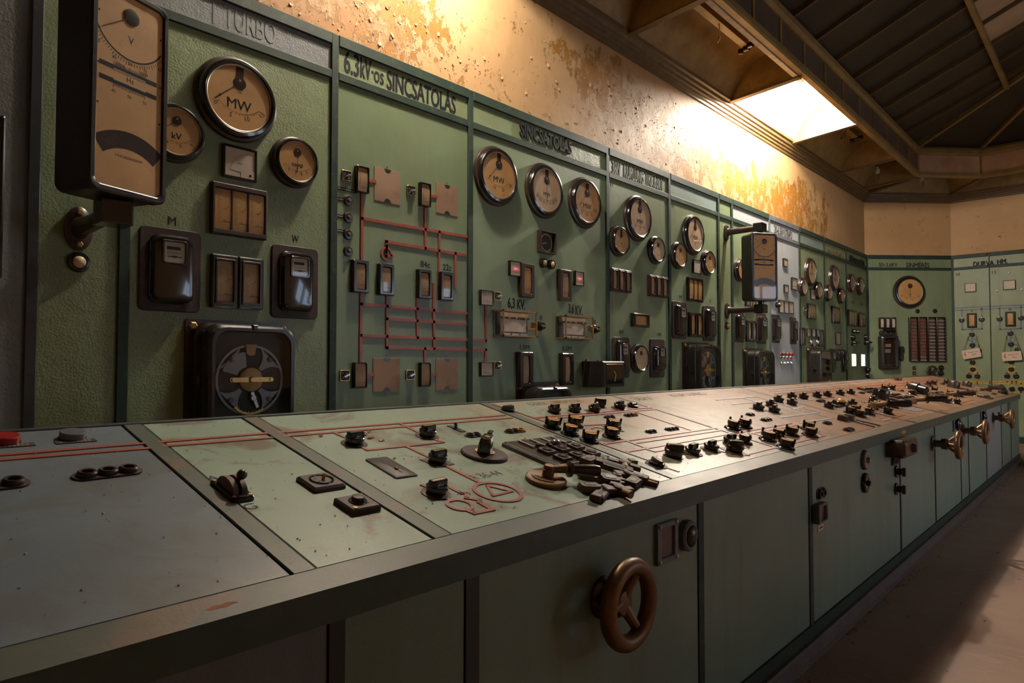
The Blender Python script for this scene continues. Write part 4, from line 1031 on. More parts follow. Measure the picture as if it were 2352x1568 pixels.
# panel SINCSATOLAS
RG((3.278,2.526,0.2046), 'MW gauge with scale 10 20 30, first of three under the raised SINCSATOLÁS letters', nums=(('10', .33), ('20', .66), ('30', 1)), needle=-43, uh=.17)
RG((3.789,2.523,0.2053), 'pale centre-zero MW gauge, middle of three under the raised SINCSATOLÁS letters', tint='dial_pale', nums=(('30', .05), ('20', .2), ('10', .35), ('0', .5), ('10', .65), ('20', .8), ('30', .95)), needle=0, uh=.12)
RG((4.291,2.522,0.2033), 'MW gauge with scale 10 to 40, last of three under the raised SINCSATOLÁS letters', nums=(('10', .22), ('20', .48), ('30', .73), ('40', .98)), needle=-43, uh=.17)
def clock_instrument(q, label):
    t = thing('square_instrument', label, 'gauge', onW(q[0], q[1])); w, h = q[2], q[3]
    f = MB(); frame_ring(f, w, h, w*.84, h*.86, 0, .035, .004, bev=.003); f.build('frame', 'bakelite_brown', t)
    MB().box(-w*.42, w*.42, -h*.43, h*.43, .003, .008).build('face', 'black_matt', t)
    MB().arc(0, 0, w*.31, w*.36, 0, 360, .008, .010, 36).build('ring_scale', 'brass_dull', t)
    MB().seg((0, 0), (-w*.24, -h*.08), w*.05, .010, .012).build('pointer', 'brass', t)
    h2 = MB(); h2.cbox(w/2, w/2+.014, -h*.24, h*.05, .006, .026, .003); h2.build('hinge', 'bakelite_brown', t)
clock_instrument((3.819,2.142,0.1872,0.165), 'small square black instrument with brass ring scale above two lens lamps')
pilot_lamp(onW(*(3.782,1.986)), 'olive lens lamp, first of the pair below the small square instrument', .034, 'olive_lens')
pilot_lamp(onW(*(3.873,1.986)), 'amber lens lamp, second of the pair below the small square instrument', .034, 'amber_lens')
SM((3.472,1.912,0.118,0.1075), 'cream square meter with glowing red pilot at the near side', led=True, arc=False, corner=False)
SM((4.217,1.912,0.1132,0.1166), 'cream square meter with glowing red pilot at the far side', led=True, arc=False, corner=False)
EM((3.594,1.839,0.1462,0.2429), 'tall brown framed meter beside the near red-pilot meter', margin=.26, unit='', frame='bakelite_brown', plate='dial_ochre')
EM((4.032,1.843,0.1451,0.2394), 'tall brown framed meter beside the far red-pilot meter', margin=.26, unit='', frame='bakelite_brown')
SM((3.189,1.686,0.12,0.1025), 'cream square meter at the upper end of a red mimic line', arc=False, corner=False)
SM((3.190,1.210,0.1197,0.09599), 'cream square meter at the lower end of a red mimic line', arc=False, corner=False)
SS((3.300,1.707,0.06867,0.05963), 'brass rimmed switch beside the upper cream square meter')
SS((3.301,1.233,0.06846,0.05629), 'brass rimmed switch beside the lower cream square meter')
q = (3.436,1.521,0.3493,0.1809); chart_recorder(onW(q[0], q[1]), 'brass framed glass chart recorder under the upper, nearer KV lettering', q[2], q[3])
q = (4.114,1.522,0.3517,0.177); chart_recorder(onW(q[0], q[1]), 'smaller chart recorder in brass frame, second along, before the ghost-header panel', q[2], q[3])
def side_knob(p, label):
    t = thing('selector_switch', label, 'knob', onW(*p))
    MB().lathe([(.034, 0), (.036, .02), (.030, .026), (.026, .05), (.024, .055)], 20).build('body', 'bakelite', t)
    MB().loft([(rrect(.052, .012, .005), .055), (rrect(.048, .010, .004), .07)]).build('grip', 'brass_dull', t)
side_knob((3.735,1.519), 'black knob between the two brass framed chart recorders')
side_knob((4.418,1.522), 'black knob with brass grip after the second chart recorder')
EM((3.568,1.205,0.1491,0.2491), 'tall black ammeter under the mark I.SM', margin=.30, vm=.12, unit='A', frame='bakelite', depth=.04)
EM((4.046,1.204,0.1451,0.2445), 'tall black ammeter under the mark II.SM', margin=.30, vm=.12, unit='A', depth=.04)
def box_relay(u, v, w, h, d, label):
    t = thing('box_relay', label, 'relay', onW(u, v))
    m = MB(); m.cbox(-w/2, w/2, -h/2, h/2, 0, d, .008); m.build('case', 'housing_black', t)
    m = MB(); m.cbox(-w*.36, w*.40, -h*.40, h*.40, d-.002, d+.004, .003); m.build('door_frame', 'black_gloss', t)
    p = MB(); p.poly([(-w*.30, -h*.34), (w*.34, -h*.34), (w*.34, h*.34), (-w*.30, h*.34)], d+.0045); p.build('glass', 'glass_smoke', t)
    p = MB(); p.line([(-w*.02, h*.10), (w*.05, -h*.05), (0, -h*.25)], .012, d+.0046, d+.008); p.build('armature', 'brass', t)
    for s in (-.6, .5): MB().lathe([(.016, 0), (.016, .012)], 8, w*s*.5, h/2+.006).build('terminal', 'brass_dull', t)
box_relay(4.42, 1.165, .30, .20, .20, 'small black box relay with brass armature just above the desk edge')
relay(onW(3.73, .755), 'relay of which only the top edge shows above the desk under the SM meters', .48, .72, .17)
# panel 36kV KUPLUNG
RG((5.070,2.522,0.204), 'MW gauge with upright pointer under the ghost header', tint='dial_pale', needle=0, uh=.16, nums=(('20', .2), ('0', .5), ('20', .8)))
RG((4.773,2.282,0.1312), 'small dark gauge beside and below the ghost-header MW gauge, near side', unit='A', needle=-30, tongue=True)
RG((5.378,2.280,0.1296), 'small pale gauge beside and below the ghost-header MW gauge, far side', tint='dial_pale', unit='', needle=-60, tongue=False)
EM((4.801,1.949,0.3053,0.1922), 'three narrow brown meters side by side, near side of the ghost-header panel', 3, sep=True, unit='', frame='bakelite_brown')
EM((5.414,1.950,0.3326,0.1915), 'three narrow brown meters side by side, far side of the ghost-header panel', 3, sep=True, unit='', frame='bakelite_brown')
q = (5.100,1.626,0.2574,0.1186); edge_meter(onW(q[0], q[1], 0, 90), 'small flat-lying black meter alone in mid panel above the AW and VW marks', q[3], q[2], 1, unit='', plate='dial_ochre', depth=.04)
KM((4.814,1.298,0.2453,0.3457), 'black energy meter under the mark AW')
RG((5.079,1.292,0.1291), 'dark faced synchroniser gauge between the AW and VW energy meters', tint='dial_pale', unit='', needle=160, tongue=False)
KM((5.406,1.296,0.2537,0.3525), 'open energy meter with rusty base under the mark VW', cover=(.66, .62), depth=.06)
# panel with blank blue-grey header
RG((6.090,2.521,0.2018), 'MW gauge mirroring the bright lamp, beside the far bracket arms', nums=(('2', .2), ('4', .5), ('6', .8)), needle=-42, tint='dial_pale')
RG((5.789,2.281,0.1318), 'small gauge near side below the lamp-mirroring MW gauge', unit='', tongue=False, needle=-40)
RG((6.400,2.278,0.1321), 'small gauge far side below the lamp-mirroring MW gauge', unit='', tongue=False, needle=-60)
SM((6.173,2.213,0.1655,0.1402), 'square cream meter below the lamp-mirroring MW gauge')
EM((6.126,1.978,0.3009,0.2383), 'black triple meter with curved amber scales below the square meter, by the far arms', 3, plate='dial_ochre', unit='')
KM((5.819,1.663,0.2716,0.3591), 'black energy meter under the small letter M, next to a double meter')
KM((6.436,1.659,0.2724,0.3621), 'black energy meter under the small letter V, next to a double meter')
EM((6.129,1.630,0.2824,0.2418), 'black double meter between the small M and V energy meters', 2, sep=True, unit='', plate='dial_ochre')
relay(onW(6.15, (6.073,1.183)[1]), 'large black relay with glass door, second from the TURBO panel along the wall', .55, .55, .17)
# panel behind the far synchronoscope
RG((7.171,2.282,0.1309), 'gauge half hidden behind the far synchronoscope', unit='', tongue=False)
RG((8.060,2.258,0.1213), 'gauge almost wholly hidden behind the far synchronoscope', unit='', tongue=False)
KM((7.158,1.650,0.2711,0.3371), 'black energy meter crossed by the lower far bracket arm')
KM((7.768,1.659,0.2796,0.3576), 'black energy meter just beyond the swivel block of the lower far arm')
EM((7.459,1.615,0.2639,0.2427), 'black double meter under the lower far bracket arm', 2, sep=True, unit='')
EM((7.457,1.989,0.2642,0.2089), 'triple meter hidden behind the foot of the far synchronoscope', 3, unit='')
relay(onW(7.53, (7.373,1.145)[1]), 'large black relay with glass door beside the pale grey panel', .55, .55, .17)
# pale grey panel
SM((8.530,2.519,0.1313,0.09958), 'tiny square meter, topmost on the pale grey panel', arc=False, corner=False)
SM((8.549,2.190,0.1316,0.09939), 'tiny square meter with yellow corners, lower one on the pale grey panel', arc=False, corner=False)
SM((8.828,2.275,0.1841,0.1585), 'tall white meter at the far side of the pale grey panel', arc=False, corner=False)
for k, (a, b) in enumerate(((1787,1798), (1798,1809), (1809,1820))): pass
SM((8.380,1.954,0.1503,0.1628), 'first white meter of the row of three on the pale grey panel')
SM((8.538,1.956,0.1546,0.1596), 'middle white meter of the row of three on the pale grey panel')
SM((8.701,1.958,0.159,0.1563), 'last white meter of the row of three on the pale grey panel')
side_knob((8.250,1.967), 'small black knob beside the row of three white meters')
KM((8.198,1.673,0.2613,0.3454), 'black energy meter on the near side of the pale grey panel')
KM((8.782,1.668,0.2133,0.3413), 'black energy meter on the far side of the pale grey panel')
ORD = ('first', 'second', 'third', 'fourth')
for k, (a, b, c) in enumerate((((8.379,1.365), (8.370,1.322), (8.382,1.252)), ((8.485,1.366), (8.479,1.323), (8.492,1.252)), ((8.602,1.367), (8.593,1.323), (8.605,1.252)), ((8.714,1.366), (8.704,1.324), (8.717,1.252)))):
    place('redlamp', onW(*a), ORD[k]+' red lamp in the row of four on the pale grey panel', lambda M, L: mini_lamp(M, L, .022, 'red_plastic'))
    place('blkbtn', onW(*b), ORD[k]+' black button under the red lamps on the pale grey panel', lambda M, L: push_button(M, L, .021, 'black_gloss', 'steel'))
    place('chrbtn', onW(*c), ORD[k]+' steel toggle in the lowest row on the pale grey panel', lambda M, L: push_button(M, L, .023, 'chrome', 'steel', 1.3, 'toggle_switch', 'switch'))
# blank bluish header panel
RG((9.413,2.489,0.196), 'large gauge on the panel after the pale grey one', unit='MW', tint='dial_pale')
RG((9.115,2.263,0.1301), 'small pale gauge near side on the panel after the pale grey one', unit='', tint='dial_pale', tongue=False)
RG((9.699,2.258,0.1303), 'small amber gauge far side on the panel after the pale grey one', unit='', tongue=False)
SM((9.522,2.193,0.172,0.1437), 'square meter between the three gauges after the pale grey panel')
EM((9.449,1.954,0.2903,0.2133), 'black triple meter on the panel after the pale grey one', 3, plate='dial_ochre', unit='')
SS((9.219,1.963,0.08183,0.06413), 'tiny brass rimmed switch on the panel after the pale grey one')
EM((9.095,1.601,0.1609,0.2409), 'tall black meter, near end of the row after the pale grey panel', unit='', margin=.3)
EM((9.824,1.602,0.172,0.2373), 'tall black meter, far end of the row after the pale grey panel', unit='', margin=.3)
for k, q in enumerate(((9.332,1.665,0.1099,0.1115), (9.525,1.667,0.1168,0.1102), (9.718,1.669,0.124,0.1089))):
    SM(q, ORD[k]+' small white meter between the two tall black meters')
SM((9.541,1.532,0.1257,0.1072), 'small cream meter between two white lamps', arc=False, corner=False)
push_button(onW(*(9.427,1.537)), 'white lamp at the near side of the small cream meter', .04, 'strip_white', 'steel')
push_button(onW(*(9.686,1.541)), 'white lamp at the far side of the small cream meter', .04, 'strip_white', 'steel')
relay(onW(9.55, (9.373,1.189)[1]), 'large black relay farthest along the wall', .55, .55, .17, mech=False)
# TRAFO panel
RG((10.403,2.500,0.1957), 'large gauge on the small TRAFO panel', unit='MW', tint='dial_pale', needle=0)
RG((10.131,2.261,0.1254), 'small gauge near side on the small TRAFO panel', unit='', tint='dial_pale', tongue=False)
RG((10.706,2.261,0.1244), 'small gauge far side on the small TRAFO panel', unit='', tongue=False)
EM((10.473,1.962,0.3204,0.2439), 'black triple meter with amber scales on the small TRAFO panel', 3, plate='dial_ochre', unit='')
SM((10.576,1.617,0.202,0.1873), 'square white meter on the small TRAFO panel')
for q, l in (((10.275,1.288,0.2508,0.3461), 'tall energy meter, first of the four at the foot of the TRAFO panel'), ((10.498,1.373,0.1716,0.1762), 'short energy meter, second of the four at the foot of the TRAFO panel'),
             ((10.672,1.373,0.1515,0.1752), 'short energy meter, third of the four at the foot of the TRAFO panel'), ((10.849,1.289,0.21,0.3481), 'tall energy meter, last of the four at the foot of the TRAFO panel')):
    KM(q, l)
# MERES panel
RG((11.223,2.496,0.1532), 'round gauge on the corner-side panel above the number 63kV', unit='', tint='dial_pale', tongue=False)
RG((11.707,2.490,0.1514), 'round gauge on the corner-side panel above the number 36kV', unit='', tint='dial_pale', tongue=False)
EM((11.290,1.955,0.4283,0.2519), 'black triple meter under the number 63kV', 3, plate='dial_ochre', unit='')
EM((11.771,1.954,0.3253,0.2393), 'black triple meter under the number 36kV', 3, plate='dial_ochre', unit='')
side_knob((11.327,1.750), 'small knob, near one of two under the 63kV triple meter')
side_knob((11.521,1.753), 'small knob, far one of two under the 63kV triple meter')
def crank_handle(M, label, s=1):
    t = thing('door_crank', label, 'handle', M)
    MB().lathe([(.05, 0), (.05, .02), (.035, .03), (.03, .07)], 18).build('boss', 'bakelite', t)
    m = MB(); m.tube([(0, 0, .06), (.10*s, .0, .075)], .016, 8); m.build('grip', 'bakelite', t)
    MB().lathe([(.045, 0), (.04, .05)], 14, 0, .085*s).build('lock_knob', 'bakelite', t)
crank_handle(onW(*(11.273,1.572)), 'black crank handle, near one above the two lit windows')
crank_handle(onW(*(11.977,1.595)), 'black crank handle, far one above the two lit windows', 1)
for q, l in (((11.359,1.304,0.2214,0.1839), 'white lit sign window, near one of two on the corner-side panel'), ((11.852,1.303,0.2176,0.1832), 'white lit sign window, far one of two on the corner-side panel')):
    t = thing('lit_sign', l, 'lit sign', onW(q[0], q[1])); f = MB(); frame_ring(f, q[2]+.02, q[3]+.02, q[2], q[3], 0, .010, .006, bev=.002); f.build('frame', 'green_paint', t)
    MB().poly(rrect(q[2], q[3], .008), .005).build('opal_pane', 'lit_window', t)
crank_handle(onW(12.03, (12.125,1.146)[1]), 'dark door knob in the corner beside the angled panel', -1)

# ------------------------------------------------------------------ angled panel
RG((0.7119,2.437,0.275), 'large round gauge with scale 25 3 35 4 on the angled panel', on=onA, unit='kV', nums=(('25', .0), ('3', .3), ('35', .6), ('4', .95)), needle=0, tongue=False, uh=.08)
push_button(onA(*(0.8538,2.119)), 'black pilot lamp with bright spot, near one under the angled-panel gauge', .035, 'black_gloss', 'bakelite')
push_button(onA(*(1.153,2.124)), 'black pilot lamp, far one under the angled-panel gauge', .035, 'black_gloss', 'bakelite')
EM((0.329,1.919,0.2888,0.1875), 'three narrow white meters side by side on the angled panel', 3, on=onA, sep=True, plate='scale_white', unit='')
def pull_handle(M, label):
    t = thing('door_pull', label, 'handle', M)
    m = MB(); m.tube([(-.08, 0, .0), (-.08, .0, .06), (.08, 0, .06), (.08, 0, 0)], .018, 10); m.build('bar', 'black_gloss', t)
    MB().loft([(rrect(.20, .05, .02), 0), (rrect(.19, .045, .02), .012)]).build('plate', 'bakelite', t)
pull_handle(onA(*(0.3566,1.798)), 'black pull handle under the three narrow white meters')
def button_strip_maker(n, hole='black_matt', last=None):
    def mk(M, label):
        t = thing('button_strip', label, 'button strip', M); s = .030; L = s*n
        MB().loft([(rrect(L+.012, .034, .017, 6), 0), (rrect(L+.012, .034, .017, 6), .003)]).build('base_plate', 'bakelite_plate', t)
        for k in range(n):
            u = (k-(n-1)/2)*s; m = MB()
            m.loft([(circ(.0145, 20, u, 0), .003), (circ(.0145, 20, u, 0), .008), (circ(.012, 20, u, 0), .0105), (circ(.0085, 20, u, 0), .010), (circ(.0080, 20, u, 0), .0045)], (False, False))
            c = m.build('collar', ('amber' if last and k == n-1 else 'bakelite_brown'), t)
            MB().poly([(u-.008, -.005), (u+.008, -.005), (u+.008, .005), (u-.008, .005)], .0046).build('push_plate', hole, c)
            MB().disc(.0085, .0040, 16, u, 0).build('well', 'black_matt', c)
        return t
    return mk
def scaled(M, k): return M @ Matrix.Scale(k, 4)
place('strip3', scaled(onA(*(0.3409,1.748)), 3.0), 'black strip of three round buttons above the tall glazed relay', button_strip_maker(3))
q = (0.3152,1.430,0.2879,0.5525)
t = thing('cabinet_relay', 'tall black glazed cabinet relay on the angled panel', 'relay', onA(q[0], q[1])); w, h = q[2], q[3]
m = MB(); frame_ring(m, w, h, w*.60, h*.80, 0, .12, .03, bev=.02); m.build('case', 'housing_black', t)
MB().box(-w*.36, w*.36, -h*.44, h*.44, .002, .01).build('back_plate', 'black_matt', t)
MB().cbox(-w*.22, w*.16, h*.16, h*.26, .01, .06, .006).build('terminal_block', 'scale_cream', t)
MB().cbox(-w*.22, w*.16, -h*.02, h*.12, .01, .05, .006).build('coil', 'steel', t)
MB().box(-w*.22, w*.18, -h*.39, -h*.37, .01, .05).build('lower_strip', 'brass_dull', t)
MB().poly(rrect(w*.60, h*.80, .01), .09).build('glass', 'glass_smoke', t)
place('hs', scaled(onA(*(0.5662,1.478)), 1), 'small black switch beside the tall glazed relay, upper one', lambda M, L: (lambda t: (MB().loft([(rrect(.075, .11, .02), 0), (rrect(.07, .10, .02), .03)]).build('body', 'bakelite', t), MB().lathe([(.02, .03), (.018, .045)], 14).build('button', 'bakelite_brown', t), t)[2])(thing('wall_switch', L, 'switch', M)))
place('strip2v', scaled(onA(*(0.5606,1.377), 0, 90), 2.6), 'two-button strip beside the tall glazed relay, lower one', button_strip_maker(2))
# annunciator: four columns of signal windows
q0 = (0.9993,1.652,0.6183,0.737)
def annunciator(u, v, w, h, label, n, orange):
    t = thing('annunciator', label, 'signal panel', onA(u, v))
    m = MB(); frame_ring(m, w, h, w*.74, h*.965, 0, .045, .010, bev=.006); m.build('frame', 'bakelite', t)
    MB().box(-w*.38, w*.38, -h*.49, h*.49, .002, .012).build('back_plate', 'black_matt', t)
    p = h*.96/n
    for k in range(n):
        vv = h*.48 - p*(k+.5)
        MB().box(-w*.34, w*.34, vv-p*.30, vv+p*.32, .012, .028).build('signal_window', 'window_brown', t)
        MB().box(-w*.37, w*.37, vv-p*.50, vv-p*.34, .012, .036).build('label_strip', 'strip_orange' if k < orange else 'strip_white', t)
W4 = q0[2]/4
for k, (n, o) in enumerate(((13, 12), (13, 11), (13, 0), (13, 0))):
    annunciator(q0[0]-q0[2]/2+W4*(k+.5), q0[1], W4*.97, q0[3], ORD[k]+' column of signal windows on the angled panel, '+('orange strips' if o else 'white strips'), n, o)
SS((0.7761,1.177,0.06694,0.06851), 'brass rimmed socket plate, upper one on the angled panel', on=onA)
SS((0.7744,1.087,0.06692,0.06847), 'brass rimmed socket plate, lower one on the angled panel', on=onA)
side = lambda p, l: push_button(onA(*p), l, .045, 'bakelite', 'black_gloss', 1.0, 'selector_switch', 'knob')
side((1.238,1.179), 'black round knob, upper of two on the angled panel'); side((1.236,1.088), 'black round knob, lower of two on the angled panel')

handwheel(onA(*(1.043,1.117)), 'dark bronze handwheel low on the angled panel', .085, .07, .016, 'bakelite_brown', .03)

# ------------------------------------------------------------------ end wall
SM((0.2516,2.497,0.1551,0.147), 'square meter with dark stain on the end wall, column I', on=onE); SM((0.7692,2.500,0.1622,0.1492), 'square meter with three white dots around, column II', on=onE)
EM((0.2628,1.957,0.1307,0.2355), 'black framed amber meter in the blue mimic, column I', on=onE, margin=.22, plate='dial_ochre', unit=''); EM((0.7724,1.958,0.1282,0.2316), 'black framed amber meter in the blue mimic, column II', on=onE, margin=.22, plate='dial_ochre', unit='')
def position_indicator(M, label, plate=None):
    t = thing('position_indicator', label, 'indicator', M)
    if plate: MB().box(-.075, .075, -.07, .07, 0, .005).build('square_plate', plate, t)
    MB().lathe([(.062, 0), (.062, .02), (.052, .035), (.045, .036), (.043, .028), (.001, .028)], 24).build('body', 'bakelite', t)
    MB().box(-.036, .036, -.008, .008, .028, .031).build('flag', 'bakelite_brown', t)
    return t
PI_ = lambda p, l, plate=None: (place('pi'+str(plate), scaled(onE(*p), .64), l, lambda M, L: position_indicator(M, L, plate)))
for c, X in (('I', ((0.1223,1.967), (0.3962,1.966), (0.2597,1.726), (0.2619,1.551), (0.3489,1.460), (0.2599,1.269), (0.2614,1.155), (0.2052,1.043), (0.3208,1.042))),
             ('II', ((0.6327,1.966), (0.9065,1.968), (0.7691,1.728), (0.7714,1.556), (0.8552,1.468), (0.7718,1.276), (0.7696,1.159), (0.7138,1.048), (0.8285,1.049)))):
    for p, w, pl in zip(X, ('on the near blue branch beside meter %s', 'on the far blue branch beside meter %s', 'on a square plate above the blue coil, column %s', 'below the blue coil, column %s', 'behind the warning tag edge, column %s',
                            'at the top of the yellow line, column %s', 'on a yellow square plate, column %s', 'at the near yellow fork, column %s', 'at the far yellow fork, column %s'), (None, None, 'green_paint', None, None, None, 'yellow_line', None, None)):
        PI_(p, 'round black indicator ' + w % c, pl)
PI_((0.7721,0.8487), 'round black indicator hanging below the yellow busbars, near one'); PI_((0.8853,0.8517), 'round black indicator hanging below the yellow busbars, far one')
for p, c in (((0.2594,1.640), 'I'), ((0.7692,1.642), 'II')):
    m = MB(); m.arc(p[0]-.02, p[1]+.02, .030, .044, 60, 300, .001, .007, 20); m.arc(p[0]+.02, p[1]-.02, .030, .044, -120, 120, .001, .007, 20)
    o = m.build('mimic_coil', 'blue_line', pe if c == 'I' else pf, smooth=0)
def warning_tag(p, top, rot, label):
    t = thing('warning_tag', label, 'tag', onE(p[0], p[1], .06, rot))
    b = MB(); b.loft([(rrect(.25, .145, .012), 0), (rrect(.25, .145, .012), .004)]).build('board', 'paper_tag', t)
    m = MB(); d = .0045; m.poly([(-.085, .045), (-.075, .045), (-.088, .0), (-.070, .0), (-.092, -.045), (-.086, -.010), (-.104, -.010)], d); m.build('flash_mark', 'red_print', t, smooth=0)
    m = MB(); m.text('Bekapcsolni', .025, .022, .022, d, .13); m.text('tilos!', .03, -.018, .022, d, .06); m.build('lettering', 'print_black', t, smooth=0)
    m = MB(); Mi = onE(p[0], p[1], .06, rot).inverted() @ onE(0, 0)
    for sx in (-1, 1):
        q = Mi @ Vector((top[0]+.05*sx, -.037, top[1]))
        m.tube([(sx*.115, .06, .002), (q.x, q.z, -q.y)], .004, 5)
    m.build('cord', 'cord_yellow', t)
warning_tag((0.2562,1.411), (0.2618,1.711), 11, 'cream warning tag with red flash hanging tilted in column I')
warning_tag((0.7853,1.368), (0.7688,1.711), 5, 'cream warning tag with red flash hanging nearly level in column II')
for p, l in (((0.7704,2.693), 'white dot lamp above the square meter of column II'), ((0.6068,2.416), 'white dot lamp near side below the square meter of column II'), ((0.9259,2.414), 'white dot lamp far side below the square meter of column II')):
    place('dotlamp', onE(*p), l, lambda M, L: push_button(M, L, .016, 'strip_white', 'steel', .8, 'indicator_lamp', 'lamp'))

# ------------------------------------------------------------------ control desk
XL, XR = -1.2, 10.65
VB = .997                                     # slope length of the desk top
desk = thing('control_desk', 'long green sloping control desk with dusty top and framed front panels', 'control desk')
def Tobj(mb, name, mat, parent=desk, label=None, smooth=0, kind=None):
    mb.xform(MT0); return mb.build(name, mat, parent, label, smooth, kind)
VR = .072                                     # front rail width
SEC = [(XL, .62, 'deck_grey'), (.665, .947, 'deck_green'), (.995, 1.952, 'deck_green'), (1.998, 2.905, 'deck_green'), (2.935, 4.455, 'deck_green'), (4.475, 5.445, 'deck_green'),
       (5.463, 6.49, 'deck_green'), (6.508, 7.0, 'deck_green'), (7.018, 8.0, 'deck_green'), (8.018, 9.0, 'deck_green'), (9.018, XR-.03, 'deck_green')]
for k, (a, b, mt) in enumerate(SEC):
    Tobj(MB().cbox(a+.003, b-.003, VR+.002, VB-.018, -.014, 0, .0025), 'deck_plate', mt, label='grey painted deck plate' if k == 0 else None)
STRIPS = [(.62, .665), (.947, .995), (1.952, 1.998), (2.905, 2.935), (4.455, 4.475), (5.445, 5.463), (6.49, 6.508), (7.0, 7.018), (8.0, 8.018), (9.0, 9.018)]
for k, (a, b) in enumerate(STRIPS):
    Tobj(MB().cbox(a+.001, b-.001, VR, VB-.02, -.014, .002 if k < 4 else -.001, .001), 'dividing_strip', 'deck_strip' if k < 3 else 'deck_rail')
    if k < 4: Tobj(MB().box(a-.004, a+.001, VR+.004, VB-.02, -.02, -.004), 'joint', 'black_strip_paint')
Tobj(MB().cbox(XL, XR, VB-.016, VB, -.02, .003, .002), 'rear_edge', 'black_strip_paint')
Tobj(MB().cbox(XL, XR, .0, VR, -.014, .0015, .001), 'front_rail', 'deck_rail')
Tobj(MB().box(XR-.03, XR, VR, VB-.016, -.014, .001), 'end_rail', 'deck_rail')
m = MB(); m.box(XL, XR, .803, .8615, -1.035, -1.02); m.build('fascia', 'fascia_paint', desk, smooth=0)
for k in range(3):
    pass
# body behind the front, closed at the back and the far end
m = MB(); m.add([(XL, .10, -1.07), (XL, .83, -1.07), (XL, 1.065, -1.97), (XL, .10, -1.97), (XR-.02, .10, -1.07), (XR-.02, .83, -1.07), (XR-.02, 1.065, -1.97), (XR-.02, .10, -1.97)],
                [(0, 1, 2, 3), (4, 5, 6, 7), (0, 1, 5, 4), (1, 2, 6, 5), (2, 3, 7, 6), (3, 0, 4, 7)]); m.build('carcass', 'front_green', desk, smooth=0)
FP = [(XL, -.34, 'front_grey'), (-.34, .66, 'front_grey'), (.69, .988, 'front_green'), (1.025, 2.023, 'front_green'), (2.057, 3.043, 'front_green'), (3.083, 4.615, 'front_green'), (4.64, 5.615, 'front_green'), (5.635, 6.62, 'front_green'),
      (6.635, 6.99, 'front_green'), (7.005, 7.97, 'front_green'), (7.99, 9.03, 'front_pale'), (9.045, 9.82, 'front_green'), (9.835, XR-.01, 'front_green')]
for k, (a, b, mt) in enumerate(FP):
    m = MB(); m.cbox(a+.002, b-.002, .115, .800, -1.07, -1.04, .002); m.build('front_panel', mt, desk, smooth=0, label='grey painted front panel' if k < 2 else 'pale front panel' if mt == 'front_pale' else None)
    if k:
        m = MB(); a0 = FP[k-1][1]; m.box(a0-.001, a+.001, .10, .803, -1.07, -1.036); m.build('post', 'fascia_dark' if k < 4 else 'dark_green_paint', desk, smooth=0)
m = MB(); m.box(XL, XR, .062, .113, -1.07, -1.034); m.build('bottom_rail', 'dark_green_paint', desk, smooth=0)
m = MB(); m.box(XL, XR, .0, .062, -1.06, -1.018); m.build('plinth', 'linoleum_edge', desk, smooth=0)
m = MB(); m.add([(x, z, -y) for x in (XL, XR+.02) for y, z in ((1.018, .058), (1.012, .052), (1.006, .012), (.992, .001), (1.018, .001))],
                [(0, 1, 6, 5), (1, 2, 7, 6), (2, 3, 8, 7), (3, 4, 9, 8), (0, 1, 2, 3, 4), (5, 6, 7, 8, 9)]); m.build('skirting', 'linoleum_edge', desk, smooth=0)
m = MB(); m.box(3.9, 4.0, .826, .842, -1.02, -1.018); 
m = MB(); fq = (4.641,0.8377); m.box(fq[0]-.055, fq[0]+.055, .822, .842, -1.02, -1.0185); m.build('orange_tape', 'amber', desk, smooth=0)
def dtext(s, p, h, w, mat, rot=0, name='lettering'): Tobj(MB().text(s, p[0], p[1], h, .0006, w, rot), name, mat)
# mimic strips on the desk top
def dl(polys, mat='red_line_desk', w=.0130, d=.0024):
    for P in polys: Tobj(MB().line(P, w, .0, d), 'mimic_line', mat)
dl([[(0.3297,0.8203), (0.6201,0.8207)], [(0.3245,0.7897), (0.6177,0.7831)], [(0.657,0.8209), (0.9415,0.8218)], [(0.6582,0.7885), (0.9371,0.7819)], [(0.9818,0.8198), (1.924,0.8087)], [(0.9796,0.7848), (1.924,0.7726)],
    [(1.143,0.7764), (1.149,0.7205)], [(1.146,0.646), (1.146,0.61), (1.426,0.6045), (1.421,0.6374)], [(1.415,0.8076), (1.415,0.714)], [(1.282,0.6065), (1.287,0.5029)], [(1.286,0.4299), (1.287,0.2799)],
    [(1.182,0.3034), (1.185,0.2485), (1.199,0.2411), (1.175,0.2187), (1.198,0.1942), (1.186,0.1814), (1.184,0.1359), (1.124,0.1381), (1.121,0.16)], [(1.123,0.2427), (1.125,0.2213)], [(1.124,0.329), (1.128,0.3114)]])
c = (1.287,0.2173)
Tobj(MB().arc(c[0], c[1], .058, .069, 0, 360, 0, .0025, 40), 'mimic_ring', 'red_line_desk')
tr = [(1.291,0.2617), (1.327,0.2047), (1.254,0.2018), (1.291,0.2617)]
Tobj(MB().line(tr, .0085, 0, .0024), 'mimic_triangle', 'red_line_desk')
c = (1.126,0.1906)
Tobj(MB().arc(c[0], c[1], .0265, .036, 0, 360, 0, .0025, 30), 'mimic_ring', 'red_line_desk')
